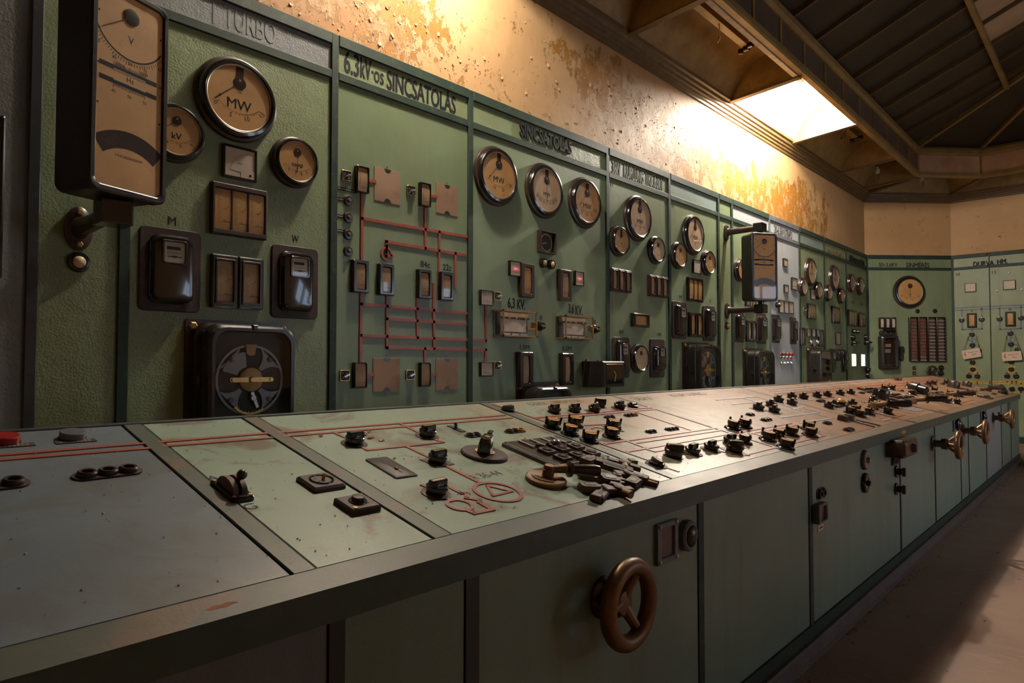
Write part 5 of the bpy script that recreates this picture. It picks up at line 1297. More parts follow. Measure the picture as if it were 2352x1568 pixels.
dl([[(2.010,0.9528), (2.041,0.6874)], [(2.039,0.7482), (2.905,0.7446)], [(2.167,0.7212), (2.908,0.716)], [(2.033,0.4385), (2.054,0.2155)], [(2.056,0.4112), (2.920,0.3991)], [(2.197,0.3764), (2.912,0.367)], [(2.188,0.4443), (2.189,0.3154)],
    [(2.063,0.318), (2.927,0.3165)], [(2.178,0.3085), (2.185,0.2808), (2.769,0.2752)], [(2.717,0.7062), (2.714,0.4162)], [(2.542,0.2049), (2.526,0.1712), (2.739,0.1692)], [(2.561,0.1716), (2.558,0.113), (2.923,0.1152)],
    [(2.963,0.314), (3.630,0.3145)], [(3.029,0.2836), (3.626,0.2833)], [(2.981,0.1166), (3.555,0.1151), (3.580,0.164)], [(2.048,0.1581), (2.055,0.1114)], [(2.196,0.6098), (2.319,0.5997)], [(3.058,0.2761), (3.072,0.219)],
    [(3.326,0.1718), (3.378,0.1651), (3.624,0.1679)]])
BLU = [[(3.684,0.7704), (4.251,0.7662), (4.213,0.5756)], [(3.700,0.6748), (4.177,0.6724), (4.194,0.4613)], [(3.707,0.401), (4.310,0.3913), (4.255,0.6193)], [(3.721,0.2968), (4.209,0.2847), (4.190,0.4335)], [(4.133,0.4917), (4.371,0.5082)],
       [(4.601,0.6069), (4.825,0.6062)], [(4.032,0.7657), (4.028,0.6656)], [(4.709,0.8905), (7.603,0.97)], [(4.678,0.8463), (7.829,0.8978)], [(4.305,0.2421), (4.303,0.1438)], [(4.429,0.2435), (4.383,0.1342)], [(4.691,0.2374), (4.682,0.1323), (4.905,0.1331)], [(4.679,0.4022), (4.808,0.4)]]
dl(BLU, 'pale_line', .010)
dl([[(4.614,0.7899), (9.957,0.7773)], [(4.539,0.76), (8.936,0.7099)], [(4.927,0.1384), (5.290,0.1366)], [(5.060,0.6064), (5.285,0.6105)], [(7.244,0.6379), (8.687,0.5756)], [(7.367,0.1193), (7.961,0.1201)]], 'red_line_desk', .011)
dtext('A', (0.6782,0.548), .030, .028, 'print_black', 0); dtext('G', (0.6823,0.371), .030, .028, 'print_black', 0)
dtext('A 36-44', (1.347,0.3276), .036, .120, 'print_black', 0)
dtext('63kV', (2.256,0.9261), .05, .12, 'print_faint'); dtext('SINCSATOLÁS', (2.475,0.9353), .05, .22, 'print_faint'); dtext('36kV', (3.078,0.894), .06, .18, 'print_faint'); dtext('KUPLUNG', (3.594,0.9061), .05, .40, 'print_faint')
dtext('II', (0.9602,0.817), .018, .012, 'print_black', 30)

# ---- knobs, switches and fittings on the desk
def rotary_knob_maker(base, top, flat=False):
    def mk(M, L):
        t = thing('rotary_control', L, 'knob', M)
        if base == 'disc': MB().lathe([(.039, 0), (.039, .002), (.037, .003)], 32).build('base_plate', 'bakelite_plate', t)
        elif base == 'square': MB().cbox(-.036, .036, -.036, .036, 0, .002, .0005).build('base_plate', 'bakelite_plate', t, smooth=0)
        else: MB().lathe([(.030, 0), (.030, .002)], 24).build('base_plate', 'bakelite_plate', t)
        z = .36 if flat else .68; b = MB(); o = lambda r: circ(r, 8, a0=R(22.5))
        b.loft([(circ(.024, 24), .002), (circ(.0255, 24), .005), (circ(.0255, 24), .018*z), (circ(.0285, 24), .0195*z), (circ(.0285, 24), .031*z), (circ(.026, 24), .034*z)]); b.build('body', 'bakelite', t)
        g = MB(); g.loft([(rrect(.054, .020, .003, 2), .032*z), (rrect(.053, .018, .003, 2), .050*z+.006*(1-z)), (rrect(.050, .0155, .002, 2), .052*z+.006*(1-z))]); g.build('grip', 'black_gloss', t)
        MB().poly(rrect(.044, .010, .001, 2), .0523*z+.0062*(1-z)).build('index_window', top, t)
        return t
    return mk
def pronged_knob_maker(square):
    def mk(M, L):
        t = thing('pronged_control', L, 'knob', M)
        if square: MB().cbox(-.036, .036, -.036, .036, 0, .002, .0005).build('base_plate', 'bakelite_plate', t, smooth=0)
        MB().lathe([(.036, 0), (.036, .004), (.032, .008), (.024, .009)], 28).build('flange', 'bakelite', t)
        MB().lathe([(.022, .008), (.0245, .020), (.0265, .021), (.0265, .033), (.024, .035)], 28).build('body', 'black_gloss', t)
        MB().loft([(circ(.0235, 24), .0352), (circ(.0235, 24), .0362)]).build('cap', 'amber', t)
        MB().box(-.022, .022, -.0015, .0015, .0362, .0370).build('index_line', 'print_black', t, smooth=0)
        for s in (-1, 1):
            p = MB(); p.tube([(s*.028, 0, .014), (s*.030, 0, .038), (s*.030, 0, .045)], .0048, 8); p.build('prong', 'bakelite', t)
        return t
    return mk
def K(p, label, base='disc', top='scale_white', rot=0, flat=False, k=1.0):
    place(('K', base, top, flat), scaled(onT(p[0], p[1], 0, rot), k), label, rotary_knob_maker(base, top, flat))
def P_(p, label, rot=0, square=False, k=1.0):
    place(('P', square), scaled(onT(p[0], p[1], 0, rot), k), label, pronged_knob_maker(square))
def ST(p, n, label, rot=0, last=None, k=1.0):
    place(('strip', n, last), scaled(onT(p[0], p[1], 0, rot), k), label, button_strip_maker(n, 'black_matt', last))
# grey first section
def pushcap(M, label, mat, r=.028, h=.018):
    t = thing('push_button', label, 'button', M)
    MB().lathe([(r, 0), (r, h*.9), (r*.93, h), (r*.2, h*1.02)], 30).build('cap', mat, t)
    MB().lathe([(r*1.06, 0), (r*1.06, .003)], 30).build('collar', 'bakelite', t)
pushcap(onT(*(0.3539,0.9063)), 'flat round red push button at the near end of the desk', 'red_plastic')
pushcap(onT(*(0.4861,0.9036)), 'flat round grey push button on the grey deck plate', 'grey_plastic')
def top_nameplate(p, label, w=.085):
    t = thing('nameplate', label, 'nameplate', onT(p[0], p[1]))
    MB().box(-w/2, w/2, -.011, .011, 0, .002).build('plate', 'bakelite_plate', t, smooth=0)
    m = MB()
    for r in (-.004, .004): 
        for i in range(8): m.seg((-w*.4+w*.8*i/8, r), (-w*.4+w*.8*(i+.7)/8, r), .003, .002, .0023)
    m.build('engraving', 'scale_cream', t, smooth=0)
top_nameplate((0.3619,0.8782), 'brown engraved nameplate before the red push button'); top_nameplate((0.4865,0.8758), 'brown engraved nameplate before the grey push button')
ST((0.4897,0.6421), 3, 'three-button strip on the grey deck plate', 2, k=1.36)
ST((0.3007,0.6414), 2, 'button strip cut by the picture edge on the grey deck plate', 2, k=1.36)
# narrow second section
def lever_switch(p, label, rot):
    t = thing('lever_switch', label, 'switch', onT(p[0], p[1], 0, rot))
    b = MB(); b.loft([(rrect(.118, .050, .005), 0), (rrect(.118, .050, .005), .008), (rrect(.113, .045, .004), .011)]); b.build('base_plate', 'bakelite', t)
    h = MB()
    for s in (-1, 1):
        P = [(.042*math.cos(R(a)), .010+.026*math.sin(R(a))) for a in range(0, 181, 15)]
        secs = [[(x, s*.004+o, z) for x, z in P] for o in (0, s*.012)]
        n = len(P); h.add([q for sec in secs for q in sec], [tuple(range(n)), tuple(range(n, 2*n))]+[(i, (i+1) % n, n+(i+1) % n, n+i) for i in range(n)])
    h.build('hood', 'dusty_bakelite', t)
    l = MB(); l.tube([(.008, 0, .020), (.024, .004, .046)], .0075, 10, .005); l.build('stem', 'bakelite_brown', t)
    MB().ball(.0115, .027, .005, .050, 16, 8).build('ball_knob', 'bakelite_brown', t)
    for u in (-.05, .05):
        for v in (-.018, .018): MB().lathe([(.004, .011), (.004, .0125)], 10, u, v).build('screw', 'brass_dull', t)
lever_switch((0.6812,0.457), 'black lever switch with ball knob between the letters A and G', -90)
def socket_plate(p, label):
    t = thing('socket_plate', label, 'socket', onT(p[0], p[1])); 
    b = MB(); b.loft([(rrect(.088, .088, .006), 0), (rrect(.088, .088, .006), .007), (rrect(.078, .078, .004), .012)]); b.build('base_plate', 'bakelite_plate', t)
    MB().torus(.027, .0032, .0125, 32, 8).build('ring', 'bakelite', t)
    MB().disc(.026, .0124, 28).build('well', 'bakelite_plate', t)
    MB().tube([(.004, 0, .012), (.008, .001, .026)], .004, 8).build('brass_pin', 'brass', t)
    for u, v in ((-.012, .008), (-.010, -.008)): MB().disc(.004, .0127, 10, u, v).build('hole', 'print_black', t)
socket_plate((0.8868,0.4287), 'square brown socket plate with ring and one brass pin')
def key_switch(p, label):
    t = thing('key_switch', label, 'switch', onT(p[0], p[1]))
    b = MB(); b.cbox(-.038, .038, -.038, .038, 0, .014, .003); b.build('block', 'bakelite_plate', t)
    MB().torus(.019, .0028, .0145, 28, 8).build('ring', 'bakelite', t)
    MB().box(.0, .019, -.017, .017, .0143, .0148).build('slot', 'print_black', t, smooth=0)
    MB().lathe([(.015, 0.0145), (.015, .026), (.013, .027)], 22).build('lock', 'bakelite_plate', t)
    MB().box(-.006, .006, -.001, .001, .021, .0215).build('keyhole', 'print_black', t, smooth=0)
    for u, v in ((.026, .029), (-.026, -.029)): MB().lathe([(.0055, .014), (.0055, .0155)], 12, u, v).build('screw', 'brass_dull', t)
key_switch((0.8906,0.2802), 'small square brown key switch block with round lock')
# third section
K((1.142,0.6719), 'first black rotary knob along the double red line, near side', top='print_black', rot=4)
K((1.420,0.6726), 'second black rotary knob below the double red line, with olive window', top='olive_lens', rot=4)
K((1.283,0.4612), 'black rotary knob on a square plate with olive window', 'square', 'olive_lens', 4)
K((1.121,0.2738), 'black rotary knob on disc, above small red ring', top='scale_cream', rot=4)
def slot_plate(p, label):
    t = thing('slot_plate', label, 'slot plate', onT(p[0], p[1], 0, -2))
    b = MB(); b.loft([(rrect(.072, .150, .006), 0), (rrect(.072, .150, .006), .003), (rrect(.066, .144, .005), .005)]); b.build('plate', 'bakelite_plate', t)
    MB().poly(rrect(.007, .100, .003), .0052).build('slot', 'print_black', t, smooth=0)
    MB().cbox(-.003, .003, -.028, -.018, .005, .010, .001).build('slider', 'brass_dull', t)
slot_plate((1.123,0.4657), 'brown slotted plate with a small brass slider')
def toggle(p, label, rot=-90):
    t = thing('toggle_switch', label, 'switch', onT(p[0], p[1], 0, rot))
    MB().cbox(-.036, .036, -.012, .012, 0, .003, .001).build('plate', 'bakelite_plate', t)
    MB().box(-.022, .022, -.003, .003, .003, .0034).build('slot', 'print_black', t, smooth=0)
    MB().tube([(0, 0, .003), (-.008, 0, .020)], .0055, 8, .008).build('lever', 'bakelite', t)
toggle((1.583,0.7118), 'small toggle switch on a narrow plate near the double red line')
ST((1.588,0.6306), 2, 'two-button strip beside the small toggle switch')
ST((1.794,0.6281), 3, 'three-button strip with one amber collar near the double red line', last='amber')
def big_rotary(p, label):
    t = thing('rotary_switch', label, 'switch', onT(p[0], p[1], 0, -55))
    MB().lathe([(.074, 0), (.074, .006), (.070, .010), (.030, .011)], 48).build('dial_plate', 'bakelite_plate', t)
    MB().lathe([(.030, .010), (.031, .014), (.026, .016)], 28).build('collar', 'brass_dull', t)
    g = MB(); g.loft([(rrect(.042, .074, .016, 5), .012), (rrect(.038, .078, .014, 5), .044), (rrect(.030, .070, .012, 5), .060)]); g.build('grip', 'black_gloss', t)
    f = MB(); f.loft([(rrect(.018, .040, .004, 3, .0, .052), .018), (rrect(.016, .036, .004, 3, .0, .058), .062)]); f.build('thumb_wing', 'black_gloss', t)
    MB().lathe([(.009, .058), (.009, .061)], 16).build('cap_screw', 'amber', t)
big_rotary((1.476,0.4632), 'large black rotary switch on a wide round plate')
def annunciator_box(label):
    a, b, c_, d_ = (1.592,0.5021), (1.621,0.2721), (1.891,0.2691), (1.885,0.526)
    u0, u1 = (a[0]+b[0])/2, (c_[0]+d_[0])/2; v0, v1 = (b[1]+c_[1])/2, (a[1]+d_[1])/2
    cu, cv, w, h = (u0+u1)/2, (v0+v1)/2, u1-u0, v1-v0
    t = thing('button_tray', label, 'button panel', onT(cu, cv))
    MB().cbox(-w/2, w/2, -h/2, h/2, 0, .016, .006).build('tray', 'dark_steel', t)
    MB().box(-w/2+.012, w/2-.012, -h/2+.012, h/2-.012, .016, .0172).build('face_plate', 'bakelite_brown', t, smooth=0)
    for k in range(4):
        u = -w*.32+w*.20*k; 
        MB().box(u+.008, u+.046, h*.16, h*.38, .0172, .021).build('label_window', 'bakelite_brown', t, smooth=0)
        MB().cbox(u, u+.006, h*.12, h*.40, .017, .024, .001).build('white_bar', 'strip_white', t)
        if k < 3: MB().lathe([(.009, .021), (.009, .027)], 14, u+.034, h*.16).build('stud', 'bakelite', t)
    for r in range(2):
        for k in range(3):
            u, v = -w*.26+w*.27*k, -h*.06-h*.27*r
            if r == 0 and k == 1: pass
            bx = MB(); s = .023; bx.loft([(rrect(2*s, 2*s, .003, 2, u, v), .017), (rrect(2*s, 2*s, .003, 2, u, v), .028), (circ(.018, 12, u, v), .029), (circ(.014, 12, u, v), .021)], (True, True)) if False else bx.cbox(u-s, u+s, v-s, v+s, .017, .028, .002)
            o = bx.build('button_block', 'dusty_bakelite', t)
            MB().torus(.015, .003, .0285, 22, 6, u, v).build('ring', 'bakelite_brown', o)
            MB().lathe([(.011, .0282), (.009, .031)], 16, u, v).build('push_button', 'bakelite_brown', o)
    bl = MB(); bl.ball(.020, w*.03, h*.075, .028, 20, 7, True, .8); bl.build('glass_dome', 'grey_plastic', t)
    m = MB(); m.lathe([(.026, .0172), (.026, .026), (.021, .030)], 8, w*.03, h*.075); m.build('dome_collar', 'bakelite', t)
    for su in (-1, 1):
        for sv in (-1, 1): MB().lathe([(.004, .016), (.004, .018)], 10, su*(w/2-.009), sv*(h/2-.009)).build('screw', 'brass_dull', t)
annunciator_box('grey steel tray of six square push buttons with white bars')
c = (1.489,0.2215)
t = thing('brass_disc', 'round tarnished brass disc with raised marks under the lever', 'brass disc', onT(c[0], c[1]))
MB().lathe([(.058, 0), (.060, .004), (.060, .012), (.055, .015), (.052, .0135)], 40).build('disc', 'dusty_brass', t)
m = MB(); m.arc(0, 0, .036, .042, 120, 250, .0135, .0165, 12)
for k in range(5): m.text('ABEIO'[k], .030*math.cos(R(140+26*k)), .030*math.sin(R(140+26*k)), .012, .0135, d1=.0160)
m.build('raised_marks', 'dusty_brass', t)
def hand_lever(p, rot, label, k=1.0, grip='bakelite_brown', lift=0):
    """short brass lever with a black turned grip, lying over its dial"""
    t = thing('hand_lever', label, 'lever', scaled(onT(p[0], p[1], 0, rot), k))
    MB().lathe([(.017, .013), (.017, .040), (.014, .046)], 20).build('hub', 'dusty_brass', t)
    m = MB(); m.add([(-.055, 0, .030), (-.012, .011, .034), (-.012, -.011, .034), (-.012, 0, .040)], [(0, 1, 3), (0, 3, 2), (1, 2, 3), (0, 2, 1)]); m.build('pointer_tip', 'dusty_brass', t)
    m = MB(); m.tube([(.010, 0, .034), (.055, 0, .038)], .0105, 12, .013); Q = Matrix.Translation((0, -.036, 0)) @ Matrix.Rotation(R(-lift), 4, 'Z') @ Matrix.Translation((0, .036, 0)); m.xform(Q); m.build('arm', 'dusty_brass', t)
    g = MB(); g.lathe([(.013, .0), (.024, .003), (.024, .010), (.014, .016), (.016, .05), (.018, .085), (.015, .102), (.006, .108)], 20)
    g.xform(Matrix.Translation((.058, -.038, 0)) @ Matrix.Rotation(R(90), 4, 'Z') ); g.xform(Q); g.build('grip', grip, t)
    return t
hand_lever((1.502,0.2275), -28, 'turned black lever grip on a brass arm over the brass disc')
# heap of plugs
def plug(p, rot, d, kind, label, tilt=0):
    M = onT(p[0], p[1], d, rot) @ Matrix.Rotation(R(tilt), 4, 'X') @ Matrix.Rotation(R(tilt*.6), 4, 'Z')
    if kind == 'flat':
        t = thing('plug', label, 'plug', M)
        MB().loft([(rrect(.060, .040, .008), 0), (rrect(.064, .042, .009), .010), (rrect(.058, .036, .007), .022)]).build('body', 'dusty_bakelite', t)
        MB().poly(rrect(.034, .018, .002), .0222, .0232).build('label_plate', 'bakelite_plate', t)
        for s in (-1, 1): MB().cbox(.030, .062, s*.011-.006, s*.011+.006, .004, .016, .002).build('blade', 'dusty_brass', t)
    elif kind == 'key':
        t = thing('shorting_key', label, 'key', M)
        MB().cbox(-.055, .055, -.012, .012, 0, .014, .003).build('bar', 'dusty_bakelite', t)
        m = MB(); m.tube([(0, -.004, .007), (.0, -.048, .016)], .0115, 14); m.build('stem', 'dusty_brass', t)
        MB().lathe([(.019, .0), (.019, .018), (.015, .020)], 18).build('collar', 'dusty_bakelite', t)
    else:
        t = thing('shorting_link', label, 'link', M)
        MB().cbox(-.050, .050, -.020, .020, 0, .016, .004).build('bar', 'dusty_bakelite', t)
        MB().box(-.032, .032, -.006, .006, .016, .0165).build('slot', 'print_black', t, smooth=0)
        for u in (-.05, .05): MB().cbox(u-.012, u+.012, -.014, .014, .003, .020, .002).build('end_block', 'dusty_bakelite', t)
HEAP = [((1.557,0.1174), -25, 0, 'flat', 0, 'brown plug at the near corner of the plug heap'), ((1.670,0.1313), -28, .004, 'flat', 8, 'brown plug with flat label plate in the middle of the heap'), ((1.737,0.08697), 15, 0, 'flat', 0, 'brown plug at the far front of the heap'),
        ((1.713,0.24), 10, .02, 'flat', 0, 'brown plug behind the lever grip'), ((1.853,0.1994), -50, .012, 'key', 10, 'T-shaped key on top of the heap, toward the button tray'), ((1.631,0.06721), -12, .006, 'key', 6, 'T-shaped key at the desk-edge side of the heap'),
        ((1.772,0.1865), -48, .016, 'link', 14, 'long slotted link slanting over the heap'), ((1.559,0.07565), 20, 0, 'link', 0, 'slotted link lying lowest at the desk-edge side of the heap'), ((1.789,0.1403), -20, .004, 'key', 12, 'T-shaped key at the far side of the heap'),
        ((1.695,0.1217), 30, .0, 'link', 0, 'slotted link buried in the middle of the heap'), ((1.663,0.1637), -60, .0, 'link', 6, 'slotted link between the lever grip and the heap'), ((1.886,0.2354), -24, 0, 'link', 0, 'slotted link against the button tray corner'),
        ((1.802,0.1082), -70, 0, 'flat', 0, 'brown plug farthest along the desk in the heap')]
for p, r, d, k, ti, l in HEAP: plug(p, r, d, k, l, ti)
# fourth section
K((2.002,0.8623), 'low flat black knob beside the third dividing strip', 'none', 'print_black', 4, True)
for p, b, tp, l in (((2.217,0.7953), 'none', 'amber', 'black knob with amber top in the back row of the SINCSATOLÁS deck, near end'), ((2.345,0.7843), 'none', 'amber', 'second black knob with amber top in the back row of the SINCSATOLÁS deck'),
                    ((2.461,0.7623), 'square', 'olive_lens', 'black knob with olive top, third in the back row of the SINCSATOLÁS deck'), ((2.592,0.8256), 'none', 'scale_white', 'black knob half hidden behind the olive topped one'),
                    ((2.678,0.7729), 'disc', 'print_black', 'plain black knob, fourth in the back row of the SINCSATOLÁS deck')):
    K(p, l, b, tp, 8 if tp != 'scale_white' else -30)
K((2.807,0.7807), 'low flat black knob at the end of the back row of the SINCSATOLÁS deck', 'none', 'print_black', 4, True)
for p, r, sq, l in (((1.998,0.6219), 150, False, 'pronged amber knob nearest the camera on the SINCSATOLÁS deck'), ((2.135,0.6182), 150, False, 'pronged amber knob just below the double red lines'), ((2.002,0.5375), 155, True, 'pronged amber knob on a square plate'),
                    ((2.007,0.451), 155, False, 'pronged amber knob above the long slanting red line'), ((2.294,0.5444), 150, True, 'rear one of two close pronged amber knobs'), ((2.165,0.4615), 152, False, 'front one of two close pronged amber knobs')):
    P_(p, l, r, sq)
c = (2.207,0.5417); Tobj(MB().arc(c[0], c[1], .030, .040, -60, 140, 0, .0024, 18), 'mimic_loop', 'red_line_desk')
ST((2.449,0.6684), 2, 'two-button strip behind the pair of close pronged knobs'); ST((2.619,0.6678), 3, 'three-button strip with one amber collar near the upper red lines', last='amber')
ST((2.449,0.4574), 2, 'two-button strip in mid deck before the fourth seam'); ST((2.615,0.4535), 3, 'three-button strip in mid deck before the fourth seam')
K((2.033,0.1814), 'low knob with an upright key bar at the end of the slanting red line', 'disc', 'scale_cream', 60, True)
K((2.212,0.2174), 'wide black knob with a steel chain hanging at its side', 'none', 'print_black', -28, k=1.25)
K((2.344,0.2116), 'black knob with olive top beyond the chained knob', 'disc', 'olive_lens', 5, k=1.05)
K((2.493,0.2087), 'black knob with olive top, third in the front row by the shiny patch', 'disc', 'olive_lens', 5, k=1.05)
K((2.593,0.1562), 'wide black knob on a square plate in the front row', 'square', 'olive_lens', -28, k=1.25)
K((2.714,0.2296), 'black knob half hidden behind the wide one on a square plate', 'none', 'print_black', 0, k=1.1)
P_((2.807,0.2091), 'pronged amber knob closest to the hidden black knob of the front row', 60)
def chain(p, label):
    t = thing('chain', label, 'chain', onT(p[0], p[1], 0, -25))
    for k in range(4):
        m = MB(); m.torus(.0085, .0022, .004+.002*(k % 2), 14, 6, k*.013, 0); m.xform(Matrix.Rotation(R(25*(k % 2)), 4, 'X')); m.build('link', 'steel', t)
chain((2.294,0.2269), 'short steel chain beside the wide black knob')
# fifth section
for p, r, l in (((3.022,0.3606), 60, 'pronged amber knob, near one of the pair behind the red lines'), ((3.145,0.3592), 60, 'pronged amber knob, far one of the pair behind the red lines'), ((3.013,0.1891), 80, 'pronged amber knob, first in the front group after the fifth seam'),
                ((3.145,0.1927), 60, 'pronged amber knob, second in the front group after the fifth seam'), ((3.302,0.1922), 150, 'pronged amber knob lying turned across, third in the front group'), ((2.967,0.09011), 80, 'pronged amber knob nearest the desk front edge'),
                ((3.582,0.2087), 150, 'pronged amber knob turned across at the end of the front group, rear one'), ((3.429,0.1448), 60, 'pronged amber knob at the end of the front group, front one')):
    P_(p, l, r, k=1.12)
ST((3.522,0.4928), 2, 'two-button strip beyond the pronged pair', k=1.1); ST((3.508,0.3978), 3, 'three-button strip beyond the pronged pair', k=1.1); ST((3.958,0.2315), 2, 'two-button strip near the pale mimic lines', k=1.2); ST((3.938,0.1127), 3, 'three-button strip near the desk edge above the black wall box', k=1.25)
FAR = [((3.777,0.5569), 'square', 'black knob at the start of the pale lines, near one'), ((4.017,0.5796), 'none', 'black knob at the start of the pale lines, rear one'), ((3.841,0.4908), 'square', 'black knob at the start of the pale lines, front one'),
       ((4.296,0.6437), 'none', 'black knob alone behind the pale lines'), ((4.626,0.6804), 'none', 'rear one of two black knobs in line behind the pale lines'), ((4.322,0.5673), 'none', 'front one of two black knobs in line behind the pale lines'),
       ((4.762,0.6496), 'none', 'first black knob of the far back row'), ((5.038,0.6511), 'none', 'second black knob of the far back row'), ((5.249,0.6462), 'none', 'third black knob of the far back row'), ((5.556,0.6496), 'none', 'fourth black knob of the far back row'),
       ((5.803,0.6442), 'none', 'fifth black knob of the far back row'), ((4.636,0.4411), 'none', 'black knob in the dusty mid deck before the amber dome'), ((5.119,0.4344), 'none', 'black knob in the dusty mid deck beyond the amber dome'), ((5.672,0.4415), 'none', 'black knob beside the black drum'),
       ((5.585,0.2731), 'none', 'black knob at the root of the second hand lever')]
for p, b, l in FAR: K(p, l, b, 'scale_cream', 10, k=1.15)
FARP = [((6.838,0.6509), 'near one of the pronged pair on the far deck'), ((7.055,0.6425), 'far one of the pronged pair on the far deck'), ((5.201,0.3186), 'pronged knob behind the first hand lever, near one'), ((5.365,0.3351), 'pronged knob behind the first hand lever, far one'),
        ((4.633,0.3089), 'pronged knob, first in the cluster before the first hand lever'), ((4.785,0.3203), 'pronged knob, second in the cluster before the first hand lever'), ((4.614,0.2434), 'pronged knob nearest the desk front in the lever cluster'), ((4.833,0.2491), 'pronged knob just under the first hand lever'),
        ((5.136,0.2102), 'pronged knob under the grip of the first hand lever'), ((7.722,0.6378), 'pronged knob on the pale far plate, near one'), ((8.004,0.6443), 'pronged knob on the pale far plate, turned across'), ((8.697,0.652), 'pronged knob in the farthest back row, near one'),
        ((8.977,0.6559), 'pronged knob in the farthest back row, second'), ((9.614,0.6404), 'pronged knob in the farthest back row, third'), ((9.827,0.6327), 'pronged knob in the farthest back row, last'), ((7.040,0.4633), 'pronged knob before the big black cylinder'),
        ((7.943,0.457), 'pronged knob alone on the green far plate'), ((7.950,0.3197), 'pronged knob on the green far plate, first of three'), ((7.913,0.2663), 'pronged knob on the green far plate, second of three'), ((8.045,0.2481), 'pronged knob on the green far plate, third of three'),
        ((7.055,0.3318), 'near one of the pronged pair behind the third hand lever'), ((6.941,0.2891), 'far one of the pronged pair behind the third hand lever'), ((7.003,0.185), 'pronged knob at the desk edge under the third hand lever'), ((7.138,0.1269), 'pronged knob at the desk edge beyond the third hand lever'),
        ((8.741,0.2696), 'pronged knob at the end of the green far plate'), ((9.743,0.3034), 'pronged knob near the far end of the desk, first'), ((9.922,0.2519), 'pronged knob near the far end of the desk, second')]
for i, (p, l) in enumerate(FARP): P_(p, l, (150, 60, 100, 30)[i % 4], k=1.12)
for p, n, l in (((6.049,0.6267), 2, 'two-button strip on the far deck behind the black drum'), ((6.259,0.6289), 3, 'three-button strip on the far deck behind the black drum'), ((6.687,0.6372), 3, 'three-button strip before the far pronged pair'),
                ((8.256,0.6098), 2, 'two-button strip beyond the pale far plate'), ((8.548,0.6086), 3, 'three-button strip beyond the pale far plate'), ((9.318,0.6248), 3, 'three-button strip at the farthest back row'), ((7.117,0.5714), 2, 'two-button strip by the far hand lever scale'),
                ((4.841,0.5586), 3, 'three-button strip in the dusty mid deck, near one'), ((4.783,0.4258), 3, 'three-button strip in the dusty mid deck, far one'), ((9.561,0.1454), 3, 'three-button strip next to the far end coil')):
    ST(p, n, l, 0, k=1.25)
for p, l in (((4.249,0.2362), 'small square black block with a thin rod, near one'), ((4.352,0.2322), 'small square black block with a thin rod, far one')):
    def mk(M, L):
        t = thing('terminal_block', L, 'terminal', M)
        MB().cbox(-.03, .03, -.024, .024, 0, .030, .004).build('block', 'bakelite_brown', t)
        MB().tube([(.02, -.03, .006), (.06, -.16, .004)], .0035, 6).build('rod', 'dark_steel', t)
        return t
    place('tblock', onT(p[0], p[1]), l, mk)
push_button(onT(*(4.950,0.4627)), 'amber dome lamp standing among the black knobs', .055, 'amber', 'bakelite', .8, 'indicator_lamp', 'lamp')
for p, r, l in (((5.011,0.2773), -66, 'first long black hand lever lying over the dusty deck'), ((6.029,0.2447), -62, 'second hand lever, pointing from the steel rail to the desk front'), ((7.369,0.2558), -70, 'third hand lever with brown wooden grip'), ((9.272,0.2597), -66, 'fourth hand lever with brown grip at the far end of the desk')):
    hand_lever(p, r, l, k=1.4, lift=14, grip='bakelite' if 'black' in l or 'second' in l else 'bakelite_brown')
def drum(p, label, mat, r=.062, h=.075):
    t = thing('drum_instrument', label, 'instrument', onT(p[0], p[1]))
    MB().lathe([(r*1.1, 0), (r*1.1, .01), (r, .012), (r, h*.85), (r*.9, h), (r*.5, h)], 28).build('drum', mat, t)
    MB().lathe([(r*.5, h), (r*.45, h+.006)], 18).build('cap', 'bakelite_brown', t)
drum((5.988,0.4717), 'black drum at the near end of the steel rail', 'bakelite'); drum((9.149,0.4893), 'brown drum at the near end of the far steel rail', 'bakelite_brown'); drum((9.961,0.4796), 'smaller brown drum at the desk far back', 'bakelite_brown', .05, .055)
def rail(a, b, label):
    t = thing('slide_rail', label, 'rail', onT(0, 0)); m = MB(); m.seg(a, b, .026, .0, .014); m.build('bar', 'dark_steel', t, smooth=0)
    m = MB(); m.seg(a, b, .010, .014, .017); m.build('groove', 'steel', t, smooth=0)
rail((6.087,0.4573), (6.079,0.2616), 'steel slide rail from the black drum to the second hand lever'); rail((7.540,0.505), (7.406,0.2659), 'steel slide rail leading to the third hand lever'); rail((9.179,0.4465), (9.256,0.2616), 'steel slide rail leading to the fourth hand lever')
def cylinder_block(p, label):
    t = thing('cylinder_instrument', label, 'instrument', onT(p[0], p[1], 0, -20))
    m = MB(); m.lathe([(.040, -.08), (.045, -.07), (.045, .0), (.034, .01), (.034, .08), (.025, .09)], 24); m.xform(Matrix.Rotation(R(90), 4, 'Y') @ Matrix.Rotation(R(90), 4, 'Z') @ Matrix.Translation((0, 0, 0))); m.xform(Matrix.Translation((0, -.05, 0))); m.build('cylinder', 'housing_black', t)
    MB().cbox(-.08, .08, -.04, .04, 0, .02, .004).build('foot', 'bakelite_brown', t)
cylinder_block((7.274,0.4725), 'big black lying cylinder on the far deck')
def instrument_tray(p, label, w=.26, h=.16, n=4, lens=True):
    t = thing('button_tray', label, 'button panel', onT(p[0], p[1]))
    MB().cbox(-w/2, w/2, -h/2, h/2, 0, .016, .004).build('tray', 'bakelite_brown', t)
    for k in range(n):
        u = -w*.38+w*.76*k/(n-1)
        MB().lathe([(.018, .016), (.018, .024), (.012, .026)], 14, u, -h*.2).build('push_button', 'bakelite', t)
        MB().box(u-.02, u+.02, h*.1, h*.34, .016, .020).build('label_window', 'scale_cream' if k % 2 else 'brass_dull', t)
    if lens: MB().ball(.022, 0, 0, .016, 14, 6, True, .7).build('glass_dome', 'grey_plastic', t)
